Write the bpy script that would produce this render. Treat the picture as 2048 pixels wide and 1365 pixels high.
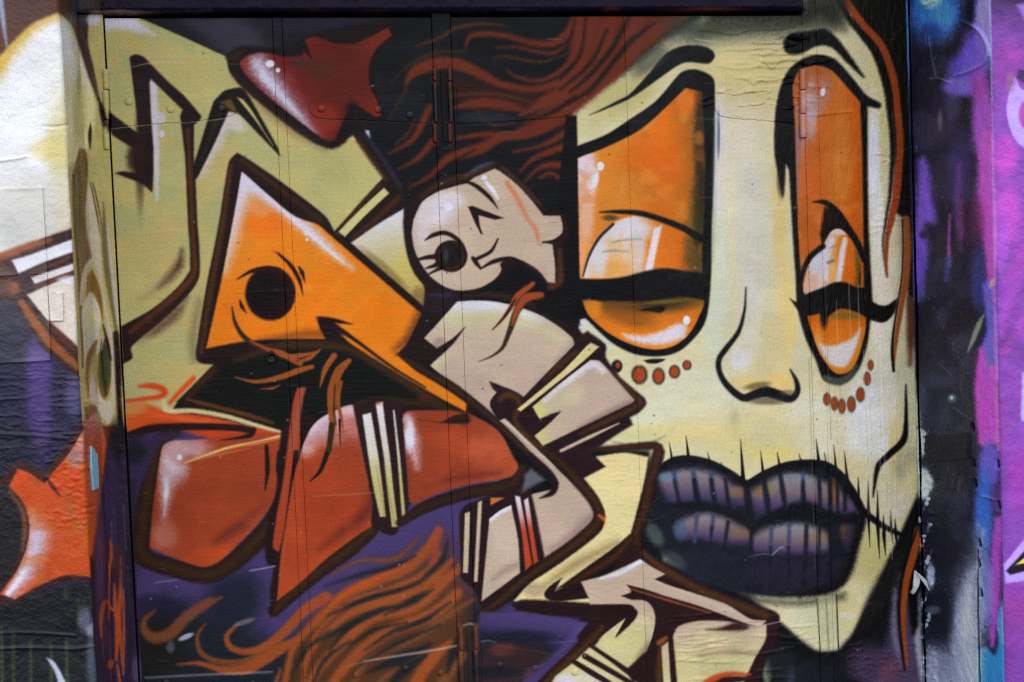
import bpy, bmesh, math, random
import numpy as np

for o in list(bpy.data.objects):
    bpy.data.objects.remove(o, do_unlink=True)
SC = bpy.context.scene
COL = SC.collection
R = math.radians

# ------------------------------------------------------------------ camera
CAM_P = np.array([0.0, -3.3, 1.6])
YAW, PITCH, ROLL = R(11.32), R(-2.96), R(-2.25)
FPX, PW, PH = 2844.0, 2048.0, 1365.0


def cam_axes():
    cy, sy, cp, sp = math.cos(YAW), math.sin(YAW), math.cos(PITCH), math.sin(PITCH)
    f = np.array([sy * cp, cy * cp, sp])
    r = np.array([cy, -sy, 0.0])
    u = np.cross(r, f)
    c, s = math.cos(ROLL), math.sin(ROLL)
    return r * c + u * s, u * c - r * s, f


AX_R, AX_U, AX_F = cam_axes()
cam_data = bpy.data.cameras.new("camera")
cam = bpy.data.objects.new("camera", cam_data)
COL.objects.link(cam)
from mathutils import Matrix
M4 = Matrix.Identity(4)
for i in range(3):
    M4[i][0] = AX_R[i]; M4[i][1] = AX_U[i]; M4[i][2] = -AX_F[i]; M4[i][3] = CAM_P[i]
cam.matrix_world = M4
cam_data.sensor_width = 36.0
cam_data.lens = 36.0 * FPX / PW
cam_data.clip_start = 0.05
cam_data.clip_end = 3000
SC.camera = cam

# ------------------------------------------------------------------ light
SUN_EL, SUN_AZ = R(42), R(176)          # azimuth from +Y, clockwise: behind the camera, to its right
world = bpy.data.worlds.new("World"); SC.world = world
world.use_nodes = True
nt = world.node_tree
bg = nt.nodes["Background"]
sky = nt.nodes.new("ShaderNodeTexSky")
sky.sky_type = 'NISHITA'; sky.sun_disc = False
sky.sun_elevation = SUN_EL; sky.sun_rotation = SUN_AZ
sky.air_density = 1.0; sky.dust_density = 1.0; sky.ozone_density = 1.0
nt.links.new(sky.outputs[0], bg.inputs[0]); bg.inputs[1].default_value = 0.15
sun_d = bpy.data.lights.new("sun", 'SUN'); sun_d.energy = 1.5; sun_d.angle = R(120); sun_d.color = (1.0, 0.975, 0.94)
sun = bpy.data.objects.new("sun", sun_d); COL.objects.link(sun)
from mathutils import Vector
sdir = Vector((math.sin(SUN_AZ) * math.cos(SUN_EL), math.cos(SUN_AZ) * math.cos(SUN_EL), math.sin(SUN_EL)))
sun.rotation_euler = (-sdir).to_track_quat('-Z', 'Y').to_euler()
sun.location = (-3, -6, 8)
SC.view_settings.view_transform = 'Standard'
SC.view_settings.look = 'None'
SC.view_settings.gamma = 1.0
SC.view_settings.use_curve_mapping = False
SC.view_settings.exposure = 0.6
SC.cycles.max_bounces = 6
SC.cycles.use_denoising = False
SC.cycles.filter_width = 1.15

# ================================================================== the mural
# The mural is laid out on a survey sheet of the wall (units: 1/1280 of the
# wall's width or so); each surface of the door, frame and walls carries its
# own piece of it as paint.  Spray strokes are distance fields with soft edges.
S_ = 0.70
MX0, MY0, MX1, MY1 = -170, -150, 2230, 1520
CW, CH = int((MX1 - MX0) * S_), int((MY1 - MY0) * S_)
RNG = np.random.default_rng(7)
PAINT = np.zeros((CH, CW, 3), np.float32)
RELIEF = np.zeros((CH, CW), np.float32)        # millimetres
CLIP = [None]


def vnoise(h, w, cell, seed, cellx=None):
    r = np.random.default_rng(seed)
    cx = cellx or cell
    gh, gw = int(h / cell) + 3, int(w / cx) + 3
    g = r.random((gh, gw), dtype=np.float32)
    y = np.arange(h, dtype=np.float32) / cell; x = np.arange(w, dtype=np.float32) / cx
    yi = y.astype(int); xi = x.astype(int)
    fy = y - yi; fx = x - xi
    fy = fy * fy * (3 - 2 * fy); fx = fx * fx * (3 - 2 * fx)
    a = g[yi][:, xi]; b = g[yi][:, xi + 1]; c = g[yi + 1][:, xi]; d = g[yi + 1][:, xi + 1]
    fx = fx[None, :]; fy = fy[:, None]
    return (a * (1 - fx) + b * fx) * (1 - fy) + (c * (1 - fx) + d * fx) * fy


SPECK = RNG.random((CH, CW), dtype=np.float32) * 0.6 + vnoise(CH, CW, 3, 3) * 0.4
PATCH = vnoise(CH, CW, 60, 4) * .6 + vnoise(CH, CW, 22, 5) * .4
WARPX = (vnoise(CH, CW, 16, 6) - .5); WARPY = (vnoise(CH, CW, 16, 8) - .5)


def path(s, closed=False, step=6.0):
    """'x,y' is a corner, '~x,y' a smooth point."""
    if not isinstance(s, str):
        return np.array(s, float)
    P, sm = [], []
    for t in s.split():
        sm.append(t[0] == '~')
        a, b = t.lstrip('~').split(',')
        P.append((float(a), float(b)))
    P = np.array(P); n = len(P)
    if n < 3:
        return P
    out = []
    rng = range(n if closed else n - 1)
    for i in rng:
        j = (i + 1) % n
        p1, p2 = P[i], P[j]
        if closed:
            p0 = P[i - 1]; p3 = P[(j + 1) % n]
        else:
            p0 = P[i - 1] if i > 0 else 2 * p1 - p2
            p3 = P[j + 1] if j + 1 < n else 2 * p2 - p1
        if not sm[i] and not sm[j]:
            out.append(p1); continue
        if not sm[i] and (closed or i > 0): p0 = 2 * p1 - p2
        if not sm[j] and (closed or j < n - 1): p3 = 2 * p2 - p1
        # centripetal-ish: limit the tangents to the span
        L = np.hypot(*(p2 - p1)) + 1e-6
        m1 = (p2 - p0) * .5; m2 = (p3 - p1) * .5
        for m in (m1, m2):
            l = np.hypot(*m)
            if l > L: m *= L / l
        k = max(2, int(L / step))
        for q in range(k):
            t = q / k; t2, t3 = t * t, t * t * t
            out.append((2 * t3 - 3 * t2 + 1) * p1 + (t3 - 2 * t2 + t) * m1 + (-2 * t3 + 3 * t2) * p2 + (t3 - t2) * m2)
    if not closed:
        out.append(P[-1])
    return np.array(out)


def tocan(P):
    return (P - np.array([MX0, MY0])) * S_


def box_of(P, pad):
    x0 = max(0, int(P[:, 0].min() - pad)); x1 = min(CW, int(P[:, 0].max() + pad) + 2)
    y0 = max(0, int(P[:, 1].min() - pad)); y1 = min(CH, int(P[:, 1].max() + pad) + 2)
    return x0, y0, x1, y1


def dist_field(P, rad, pad, closed, bx):
    x0, y0, x1, y1 = bx
    D = np.full((y1 - y0, x1 - x0), 1e3, np.float32)
    n = len(P)
    for i in range(n if closed else n - 1):
        a = P[i]; b = P[(i + 1) % n]
        ra = rad[i]; rb = rad[(i + 1) % n]
        q = max(ra, rb) + pad
        u0 = max(x0, int(min(a[0], b[0]) - q)); u1 = min(x1, int(max(a[0], b[0]) + q) + 2)
        v0 = max(y0, int(min(a[1], b[1]) - q)); v1 = min(y1, int(max(a[1], b[1]) + q) + 2)
        if u1 <= u0 or v1 <= v0: continue
        X = np.arange(u0, u1, dtype=np.float32)[None, :] - a[0]
        Y = np.arange(v0, v1, dtype=np.float32)[:, None] - a[1]
        dx, dy = b - a; L2 = dx * dx + dy * dy + 1e-9
        t = np.clip((X * dx + Y * dy) / L2, 0, 1)
        d = np.sqrt((X - t * dx) ** 2 + (Y - t * dy) ** 2) - (ra + (rb - ra) * t)
        sub = D[v0 - y0:v1 - y0, u0 - x0:u1 - x0]
        np.minimum(sub, d, out=sub)
    return D


def inside(P, bx):
    x0, y0, x1, y1 = bx
    I = np.zeros((y1 - y0, x1 - x0), bool)
    X = np.arange(x0, x1)[None, :]
    n = len(P)
    for i in range(n):
        a = P[i]; b = P[(i + 1) % n]
        if a[1] == b[1]: continue
        lo, hi = (a, b) if a[1] < b[1] else (b, a)
        v0 = max(y0, int(math.ceil(lo[1]))); v1 = min(y1, int(math.ceil(hi[1])))
        if v1 <= v0: continue
        Y = np.arange(v0, v1)[:, None]
        xc = lo[0] + (Y - lo[1]) * (hi[0] - lo[0]) / (hi[1] - lo[1])
        I[v0 - y0:v1 - y0] ^= X < xc
    return I


def sstep(d, blur):
    t = np.clip(0.5 - d / max(blur, .8), 0, 1)
    return t * t * (3 - 2 * t)


def grain(A, bx, blur):
    if blur > 2.2:
        x0, y0, x1, y1 = bx
        A = np.clip(A + (SPECK[y0:y1, x0:x1] - .5) * A * (1 - A) * min(2.2, .35 * blur), 0, 1)
    return A


def lay(A, col, bx):
    x0, y0, x1, y1 = bx
    if CLIP[0] is not None:
        A = A * CLIP[0][y0:y1, x0:x1]
    dst = PAINT[y0:y1, x0:x1]
    c = np.asarray(col, np.float32)
    dst += A[..., None] * (c - dst)


def mask_poly(s, blur):
    P = tocan(path(s, True)); blur = blur * S_ * 1.45
    bx = box_of(P, blur + 2)
    if bx[2] <= bx[0] or bx[3] <= bx[1]: return None, bx
    D = dist_field(P, np.zeros(len(P)), blur + 1, True, bx)
    D = np.where(inside(P, bx), -D, D)
    return grain(sstep(D, blur), bx, blur), bx


def F(s, col, blur=2.0, a=1.0):
    A, bx = mask_poly(s, blur)
    if A is not None: lay(A * a, col, bx)


def FG(s, stops, p0, p1, blur=2.0, a=1.0):
    """fill with a sprayed linear fade; stops = [(t,col),...] from p0 to p1"""
    A, bx = mask_poly(s, blur)
    if A is None: return
    x0, y0, x1, y1 = bx
    X = np.arange(x0, x1)[None, :] / S_ + MX0; Y = np.arange(y0, y1)[:, None] / S_ + MY0
    dx, dy = p1[0] - p0[0], p1[1] - p0[1]
    t = ((X - p0[0]) * dx + (Y - p0[1]) * dy) / (dx * dx + dy * dy)
    t = t + (SPECK[y0:y1, x0:x1] - .5) * .10 + (PATCH[y0:y1, x0:x1] - .5) * .12
    ts = [q[0] for q in stops]
    C = np.stack([np.interp(t, ts, [q[1][k] for q in stops]) for k in range(3)], -1)
    lay(A * a, C, bx)


def K(s, w, col, blur=2.0, a=1.0, relief=0.0):
    """spray stroke; w is one width or a list of widths along the stroke"""
    P = path(s)
    if isinstance(w, (int, float)): w = [w, w]
    seg = np.r_[0, np.cumsum(np.hypot(*np.diff(P, axis=0).T))]
    if len(w) > 2 and isinstance(s, str):
        raw = np.array([[float(v) for v in t.lstrip('~').split(',')] for t in s.split()])
        if len(raw) == len(w):
            sr = np.r_[0, np.cumsum(np.hypot(*np.diff(raw, axis=0).T))]
            xs = sr / sr[-1]
        else:
            xs = np.linspace(0, 1, len(w))
    else:
        xs = np.linspace(0, 1, len(w))
    rad = np.interp(seg / max(seg[-1], 1e-6), xs, w) * .5 * S_
    P = tocan(P); blur = blur * S_ * (1.45 if blur > 2.6 else 1)
    bx = box_of(P, rad.max() + blur + 2)
    if bx[2] <= bx[0] or bx[3] <= bx[1]: return
    A = sstep(dist_field(P, rad, blur + 1, False, bx), blur)
    if relief:
        RELIEF[bx[1]:bx[3], bx[0]:bx[2]] += A * relief
    if a > 0:
        lay(grain(A, bx, blur) * a, col, bx)


def B(cx, cy, rx, ry, col, a=1.0, soft=1.0, rot=0.0):
    """a puff of paint: solid to soft ellipse"""
    c = tocan(np.array([[cx, cy]], float))[0]
    rx, ry = rx * S_, ry * S_
    m = max(rx, ry) * (1.05 + soft)
    x0 = max(0, int(c[0] - m)); x1 = min(CW, int(c[0] + m) + 2); y0 = max(0, int(c[1] - m)); y1 = min(CH, int(c[1] + m) + 2)
    if x1 <= x0 or y1 <= y0: return
    X = np.arange(x0, x1)[None, :] - c[0]; Y = np.arange(y0, y1)[:, None] - c[1]
    cr, sr = math.cos(R(rot)), math.sin(R(rot))
    u = (X * cr + Y * sr) / rx; v = (-X * sr + Y * cr) / ry
    r = np.sqrt(u * u + v * v)
    t = np.clip(.5 - (r - 1) / max(soft, 1.6 / min(rx, ry)), 0, 1)
    A = t * t * (3 - 2 * t)
    lay(grain(A, (x0, y0, x1, y1), soft * min(rx, ry)) * a, col, (x0, y0, x1, y1))


class clip:
    def __init__(s, p, blur=2.0): s.p, s.b = p, blur
    def __enter__(s):
        s.old = CLIP[0]
        A, bx = mask_poly(s.p, s.b)
        m = np.zeros((CH, CW), np.float32)
        m[bx[1]:bx[3], bx[0]:bx[2]] = A
        CLIP[0] = m if s.old is None else m * s.old
    def __exit__(s, *a): CLIP[0] = s.old


def streaks(x0, y0, x1, y1, n, col, a, seed, w=(1.5, 3), ln=(30, 120)):
    """dry vertical runs of paint"""
    r = random.Random(seed)
    for i in range(n):
        x = r.uniform(x0, x1); y = r.uniform(y0, y1); l = r.uniform(*ln)
        K("%f,%f %f,%f" % (x, y, x + .03 * l, y + l), [r.uniform(*w), .6], col, 2, a * r.uniform(.4, 1))


def mottle(s, cols, a, blur=8, thr=.52, seed=0, cell=34):
    """uneven coats: patches of a second tone inside a shape"""
    A, bx = mask_poly(s, blur)
    if A is None: return
    h, w = A.shape
    for i, c in enumerate(cols):
        n = vnoise(h, w, cell, seed + 31 * i) * .65 + vnoise(h, w, cell * .4, seed + 31 * i + 7) * .35
        lay(A * np.clip((n - thr) * 5, 0, 1) * a, c, bx)


DK = (44, 26, 31); BR = (74, 44, 22); BK = (22, 22, 26)
CREAM = (186, 173, 110); PALE = (206, 196, 206); TAN = (193, 169, 146); RED = (158, 60, 34); ORG = (222, 118, 28)
FACE = (216, 205, 160); HAIR = (104, 42, 24); PUR = (72, 58, 104)


def O(s, w, dk=DK, br=BR, b=.8, blur=3):
    """outline: dark line with a browner, softer core"""
    K(s, w, dk, blur)
    ww = [x * .42 for x in w] if isinstance(w, list) else w * .42
    wm = max(w) if isinstance(w, list) else w
    K(s, ww, br, wm * .4, b)


# ---- ground coats -------------------------------------------------
def paint_ground():
    PAINT[:] = (26, 27, 32)
    F("-200,-200 2300,-200 2300,28 -200,28", (34, 28, 46), 8)
    F("280,33 900,33 900,240 700,300 480,130", (33, 32, 40), 20)
    B(470, 75, 70, 40, (64, 62, 74), .8, 1, 25); B(395, 48, 40, 14, (58, 56, 70), .7, 1, 20)
    B(640, 45, 130, 22, (38, 33, 52), .8)
    # purple and slate field below
    F("235,850 620,850 1000,930 1000,1200 1180,1240 1100,1400 900,1600 200,1600 235,1000", (72, 58, 104), 20)
    F("230,1290 330,1195 470,1235 560,1290 640,1250 760,1170 880,1190 1000,1200 1010,1600 200,1600", (37, 42, 50), 50)
    B(320, 1215, 60, 22, (38, 36, 62), .8, 1, 10); B(470, 1200, 60, 55, (36, 40, 54), .9, 1, -40)
    B(300, 1290, 70, 60, (42, 38, 34), .8); B(250, 1000, 40, 150, (40, 38, 44), .7)
    B(265, 900, 40, 60, (34, 34, 36), .8); B(300, 985, 22, 110, (72, 56, 104), .8)


def paint_flames():
    f1 = (150, 74, 36); f2 = (116, 68, 38); f3 = (158, 66, 50)
    F("600,1262 ~650,1205 ~740,1160 ~830,1120 ~880,1070 ~900,1110 ~940,1180 ~930,1290 ~900,1400 560,1420 ~580,1330", (98, 56, 30), 44, .85)
    K("309,1222 ~289,1241 ~289,1261 ~309,1276 ~342,1266 ~375,1233 ~414,1207 ~444,1195", [4, 10, 17, 22, 24, 22, 18, 4], f2, 8)
    K("355,1246 ~380,1228 ~414,1207", [3, 16, 14], (120, 62, 66), 14, .6)
    K("411,1248 ~395,1271 ~401,1304 ~431,1322 ~480,1324 ~530,1307 ~566,1288", [3, 7, 10, 12, 12, 14, 6], f2, 5)
    K("477,1248 ~454,1271 ~460,1294 ~490,1304 ~530,1294 ~569,1264 ~612,1218 ~650,1195", [4, 10, 12, 13, 17, 20, 20, 22], f1, 6)
    K("355,1329 ~398,1327 ~447,1340 ~497,1336 ~563,1297 ~600,1275", [2, 9, 15, 24, 22, 8], f1, 6)
    for s, w, c in [
        ("560,1420 ~575,1340 ~590,1290 ~640,1236 ~690,1190 ~748,1163 ~814,1135 ~854,1100 ~877,1060", [16, 14, 16, 20, 24, 27, 28, 24, 14], f1),
        ("600,1420 ~612,1330 ~633,1268 ~699,1205 ~781,1178 ~847,1148 ~880,1106", [6, 8, 9, 11, 13, 11, 4], f1),
        ("607,1330 ~632,1290 ~660,1258 ~715,1220 ~798,1194 ~864,1161 ~905,1120", [7, 10, 14, 22, 26, 22, 8], f1),
        ("600,1400 ~640,1335 ~682,1290 ~748,1237 ~831,1212 ~897,1154 ~930,1130", [14, 22, 25, 20, 28, 24, 8], f1),
        ("640,1420 ~668,1365 ~715,1309 ~781,1262 ~864,1230 ~915,1187", [20, 22, 27, 27, 30, 22], f1),
        ("690,1420 ~720,1340 ~748,1313 ~831,1276 ~907,1224 ~945,1200", [12, 14, 12, 15, 16, 8], f2),
        ("815,1400 ~845,1345 ~870,1313 ~900,1285", [30, 28, 26, 10], f1),
        ("860,1400 ~900,1345 ~930,1310", [26, 24, 10], f2),
        ("640,1130 ~690,1105 ~725,1098", [3, 12, 3], f2),
        ("665,1150 ~720,1122 ~790,1118 ~838,1075", [3, 8, 14, 4], f2),
        ("560,1440 ~548,1390 ~560,1340", [10, 12, 4], f1),
        ("735,1400 ~770,1355 ~812,1330", [12, 14, 3], f2)]:
        K(s, [v * .85 for v in w], c, 9)
    for s, w in [
        ("650,1172 ~720,1150 ~790,1132 ~830,1112", [2, 9, 8, 2]), ("655,1232 ~740,1196 ~800,1182", [2, 8, 2]),
        ("635,1285 ~700,1250 ~760,1222 ~800,1212", [2, 12, 12, 2]), ("660,1300 ~690,1262 ~720,1240", [3, 9, 2]),
        ("730,1300 ~790,1262 ~860,1236", [2, 9, 2]), ("770,1230 ~830,1200 ~865,1180", [2, 16, 3]),
        ("735,1345 ~800,1318 ~860,1290", [3, 26, 6]), ("590,1340 ~612,1300 ~660,1262", [2, 7, 2]), ("700,1290 ~745,1262 ~812,1245", [2, 5, 2]), ("690,1212 ~760,1190 ~830,1170 ~870,1140", [2, 7, 7, 2]), ("720,1330 ~790,1290 ~880,1250", [2, 9, 3]), ("800,1262 ~850,1240 ~900,1205", [2, 10, 3]), ("620,1380 ~650,1320 ~700,1282", [3, 9, 2]), ("850,1150 ~885,1120 ~895,1085", [2, 10, 3]), ("770,1385 ~810,1340 ~850,1312", [8, 22, 6]), ("895,1345 ~905,1310 ~925,1260", [6, 16, 4])]:
        K(s, w, (36, 42, 48), 9, .9)
    K("640,1236 ~690,1188 ~748,1160 ~814,1132", [3, 9, 9, 3], (186, 76, 32), 6, .7)
    K("866,1120 ~872,1085 ~878,1062", [14, 18, 12], f3, 10, .8)
    K("610,1225 ~640,1205 ~662,1192", [12, 20, 8], f3, 10, .7)
    B(372, 1274, 16, 5, (176, 178, 196), .9, .7, -22); B(488, 1245, 22, 5, (120, 112, 112), .7, .8, -18); B(341, 1294, 8, 12, (96, 92, 104), .8)


def paint_hair():
    F("770,33 1420,33 1300,110 1160,240 1160,520 1120,520 1060,430 1000,330 880,370 800,390 740,270 780,180 735,120 775,60", (24, 27, 32), 12)
    h = HAIR; d = (86, 48, 24); r = (112, 42, 24)
    F("1146,10 1400,10 ~1330,74 ~1246,148 ~1162,226 ~1110,256 ~1030,272 ~1050,244 ~1110,200 ~1150,160 ~1140,110", (98, 38, 22), 14, .95)
    F("900,150 ~960,160 ~1060,176 ~1140,170 ~1100,206 ~1020,226 ~940,222 ~900,200", (72, 34, 24), 22, .6)
    L = [
        ("834,92 ~880,76 ~913,56 ~963,48 ~1010,52", [3, 6, 8, 7, 2], d),
        ("780,165 ~820,130 ~870,106 ~930,104", [2, 7, 10, 3], (62, 42, 26)),
        ("931,96 ~940,74 ~969,68 ~1010,72 ~1066,86 ~1109,86 ~1142,59 ~1158,20", [3, 10, 13, 12, 14, 17, 22, 26], h),
        ("992,96 ~1029,94 ~1066,102 ~1106,107 ~1138,89 ~1160,60", [2, 5, 7, 9, 8, 6], h),
        ("986,117 ~1010,113 ~1040,119 ~1086,124 ~1132,109", [2, 4, 6, 6, 2], d),
        ("1015,142 ~1030,152 ~1066,162 ~1106,152 ~1142,119 ~1165,49 ~1172,20", [2, 6, 8, 10, 14, 20, 20], h),
        ("811,171 ~824,148 ~850,134 ~890,126 ~930,134 ~963,150 ~1000,168 ~1066,178 ~1132,158 ~1168,109 ~1188,20", [6, 20, 28, 28, 26, 22, 16, 14, 18, 24, 30], h),
        ("1043,229 ~1099,200 ~1165,160 ~1200,109 ~1224,20", [10, 30, 32, 30, 34], h),
        ("818,376 ~864,350 ~897,318 ~963,296 ~1000,276 ~1050,268 ~1099,240 ~1158,198 ~1190,158 ~1247,99 ~1285,20", [3, 10, 20, 26, 20, 14, 16, 16, 18, 24, 30], h),
        ("1030,266 ~1090,246 ~1145,224 ~1185,195 ~1237,142 ~1280,88 ~1346,40 ~1380,20", [4, 10, 12, 14, 20, 24, 26, 26], h),
        ("905,216 ~930,211 ~963,206 ~1012,211 ~1046,220", [3, 14, 20, 22, 10], h),
        ("917,276 ~973,269 ~1050,272 ~1082,262 ~1132,241", [8, 12, 14, 14, 6], h),
        ("905,190 ~979,188 ~1030,196 ~1070,208", [3, 6, 7, 2], d),
        ("1040,342 ~1066,318 ~1099,304 ~1127,294", [3, 9, 14, 15], r),
        ("1049,364 ~1076,338 ~1100,330 ~1130,332", [2, 9, 13, 16], r),
        ("1079,356 ~1100,347 ~1120,357", [3, 9, 7], r),
        ("1026,304 ~1082,292 ~1132,266", [3, 9, 17], h),
        ("778,238 ~795,211 ~812,181", [2, 9, 7], d),
        ("778,308 ~824,280 ~846,244 ~858,214", [2, 12, 16, 14], h),
        ("798,338 ~837,316 ~866,282", [2, 12, 14], h),
        ("790,290 ~815,268 ~830,240", [1, 5, 2], d),
        ("955,222 ~966,240 ~990,250 ~1030,247", [2, 4, 5, 2], d)]
    for s, w, c in L:
        K(s, [v * .92 for v in w], c, 9)
    for s, w in [("1172,36 ~1160,110 ~1120,160", [2, 6, 2]), ("1214,60 ~1180,128 ~1120,180", [4, 7, 2]),
                 ("1258,36 ~1222,100 ~1180,150 ~1140,185", [5, 9, 9, 3]), ("1310,46 ~1262,82 ~1230,120 ~1180,180 ~1140,206", [3, 10, 10, 8, 3]),
                 ("1150,196 ~1110,222 ~1060,242", [8, 8, 2]), ("950,300 ~910,322 ~870,352", [2, 6, 2]), ("1150,38 ~1136,90 ~1110,118", [2, 5, 2])]:
        K(s, w, (26, 24, 25), 8, .85)
    B(975, 236, 60, 10, (44, 50, 60), .7); B(800, 210, 50, 30, (34, 38, 42), .6)


def paint_face():
    F("1150,228 1250,150 1330,80 1400,38 1420,-60 1700,-60 1720,60 ~1760,130 ~1783,230 ~1788,330 ~1800,420 1830,500 1842,740 1838,1000 1770,1140 1700,1275 1675,1303 1630,1303 1560,1248 1500,1190 1330,1120 1300,900 1200,895 1240,800 1145,640", FACE, 14)
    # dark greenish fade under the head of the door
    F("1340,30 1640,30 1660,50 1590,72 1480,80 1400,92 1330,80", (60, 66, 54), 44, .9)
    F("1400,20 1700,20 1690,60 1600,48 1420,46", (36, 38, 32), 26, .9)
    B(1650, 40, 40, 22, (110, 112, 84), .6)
    with clip("1150,228 1250,150 1330,80 1440,38 1700,38 ~1760,130 ~1783,230 ~1788,330 ~1800,420 1830,500 1842,740 1838,1000 1770,1140 1700,1275 1675,1303 1630,1303 1560,1248 1500,1190 1330,1120 1300,900 1200,895 1240,800 1145,640", 6):
        B(1500, 150, 130, 60, (206, 188, 124), .7); B(1240, 200, 90, 40, (188, 176, 112), .8, 1, -35)
        B(1762, 170, 26, 140, (220, 204, 142), .85); B(1440, 330, 16, 130, (214, 210, 226), .9)
        B(1490, 280, 40, 90, (226, 202, 166), .7); B(1480, 420, 40, 150, (222, 214, 178), .8)
        B(1525, 480, 16, 170, (214, 208, 176), .7); B(1560, 400, 14, 140, (220, 190, 116), .7)
        B(1478, 520, 16, 150, (230, 208, 156), .7); B(1445, 560, 14, 110, (206, 214, 194), .8)
        B(1575, 640, 18, 120, (228, 200, 126), .8); B(1430, 640, 22, 90, (212, 216, 190), .8)
        B(1390, 780, 110, 50, (218, 214, 184), .8); B(1290, 830, 90, 34, (218, 216, 184), .8); B(1340, 870, 110, 20, (214, 200, 134), .8)
        B(1620, 860, 60, 70, (228, 224, 200), .8); B(1530, 700, 36, 80, (208, 192, 140), .8); B(1500, 640, 22, 80, (222, 214, 186), .7)
        B(1490, 770, 34, 16, (230, 192, 108), .8); B(1560, 765, 30, 20, (232, 196, 116), .8)
        B(1480, 715, 20, 24, (222, 216, 224), .9, .8, 25); B(1494, 672, 5, 8, (226, 220, 228), .9, .5)
        B(1500, 830, 60, 26, (222, 206, 160), .8); B(1540, 850, 16, 26, (232, 206, 150), .7); B(1470, 848, 10, 26, (160, 156, 118), .55)
        B(1510, 880, 80, 40, (222, 206, 136), .8); B(1400, 860, 90, 20, (222, 206, 146), .7); B(1560, 910, 50, 20, (222, 204, 124), .8)
        B(1735, 850, 44, 100, (240, 240, 244), .95); B(1775, 820, 20, 100, (240, 234, 226), .9); B(1790, 900, 14, 70, (232, 204, 130), .8)
        B(1700, 940, 70, 30, (214, 198, 140), .7); B(1765, 620, 22, 130, (244, 234, 216), .9)
        B(1748, 330, 12, 130, (236, 234, 244), .95); B(1756, 460, 13, 90, (240, 236, 226), .9)
        B(1810, 930, 22, 34, (168, 160, 132), .8, 1, 20); B(1790, 1010, 24, 26, (220, 208, 196), .8); B(1822, 960, 12, 40, (222, 202, 136), .7)
        B(1650, 1235, 50, 34, (206, 200, 152), .8); B(1740, 1110, 40, 60, (204, 192, 124), .9); B(1690, 1220, 30, 40, (202, 192, 134), .8)
        B(1600, 1225, 30, 30, (212, 206, 168), .7); B(1692, 1232, 14, 8, (218, 214, 222), .6)
        B(1165, 635, 16, 26, (214, 208, 220), .8); B(1200, 680, 26, 26, (206, 210, 188), .8)
        B(1820, 560, 10, 70, (150, 146, 130), .6)
        mottle("1160,220 1800,220 1830,900 1700,1280 1560,1240 1300,900", [(226, 206, 150), (204, 206, 178)], .28, 10, .54, 41, 46)
    B(1500, 480, 34, 190, (208, 204, 188), .8); B(1470, 300, 40, 90, (214, 206, 190), .5)
    x0, y0, x1, y1 = [int(v) for v in tocan(np.array([[1140, 30], [1850, 1310]], float)).ravel()]
    sub = PAINT[y0:y1, x0:x1]
    k = ((sub[..., 0] > 150) & (sub[..., 1] > 140)).astype(np.float32) * .0
    sub[..., 2] += k * (sub[..., 1] - sub[..., 2])
    streaks(1620, 560, 1830, 1000, 60, (232, 224, 206), .5, 3)
    streaks(1440, 300, 1600, 900, 60, (206, 194, 150), .4, 5)
    # right-hand hair arc
    F("1684,-60 ~1712,60 ~1752,115 ~1778,185 ~1790,260 ~1792,340 ~1788,420 1815,440 1850,440 1850,-60", (30, 27, 20), 7)
    K("1672,-20 ~1700,40 ~1742,92 ~1768,158 ~1780,231 ~1785,297 ~1780,390 ~1772,440 ~1766,490 ~1773,552", [12, 12, 12, 12, 11, 9, 7, 5, 4, 2], (28, 24, 20), 6)
    K("1676,-20 ~1723,46 ~1763,92 ~1787,158 ~1796,231 ~1800,297 ~1792,396 ~1783,438 ~1775,473 ~1772,514 ~1775,555", [14, 14, 14, 14, 14, 14, 15, 14, 9, 8, 2], (150, 64, 28), 4)
    K("1800,440 ~1806,500 ~1806,560 ~1796,628", [10, 12, 10, 6], (110, 96, 84), 14, .5)
    K("1825,400 ~1826,520 ~1824,620 ~1822,690", [22, 24, 18, 8], (36, 27, 24), 10)
    K("1813,438 ~1815,496 ~1812,555 ~1800,628 ~1791,687 ~1787,731", [12, 15, 13, 10, 8, 4], (150, 78, 32), 4)
    K("1824,600 ~1823,660 ~1820,730", [16, 20, 8], (104, 58, 40), 10, .9)
    K("1805,440 ~1806,500 ~1803,560 ~1790,640 ~1784,700 ~1787,742", [3, 3, 3, 4, 6, 6], (26, 20, 22), 3)
    K("1826,762 ~1820,880 ~1800,930", [2, 8, 4], (196, 202, 150), 8, .7)
    K("1812,770 ~1812,847 ~1806,882 ~1777,911 ~1756,934 ~1746,994", [3, 9, 14, 13, 11, 3], (24, 22, 26), 4)
    # jaw band
    F("1835,990 1852,1040 1830,1130 ~1782,1205 ~1749,1288 1700,1365 1690,1500 1560,1500 1500,1400 1530,1250 1562,1246 ~1611,1291 ~1640,1304 1680,1301 1703,1274 ~1759,1159", (27, 27, 28), 8)
    B(1770, 1170, 20, 90, (40, 38, 34), .7, 1, 28)
    F("1800,1150 1838,1150 1850,1365 1850,1500 1700,1500 1735,1350 1775,1290", (84, 70, 96), 24)
    K("1790,1180 ~1788,1260 ~1800,1330", [5, 9, 6], (160, 152, 174), 12, .6); K("1838,1190 ~1836,1270 ~1845,1360", [10, 14, 12], (196, 198, 206), 8, .8)
    F("1812,1130 ~1836,1140 1838,1250 ~1825,1270 ~1815,1200", (28, 26, 28), 10)
    K("1838,1060 ~1826,1110 ~1812,1170 ~1806,1240 ~1813,1330", [16, 16, 14, 11, 5], (160, 74, 26), 4)
    K("1838,1050 ~1816,1110 ~1802,1170 ~1798,1240 ~1808,1340", [3, 5, 6, 6, 5], (26, 22, 24), 4)
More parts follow.
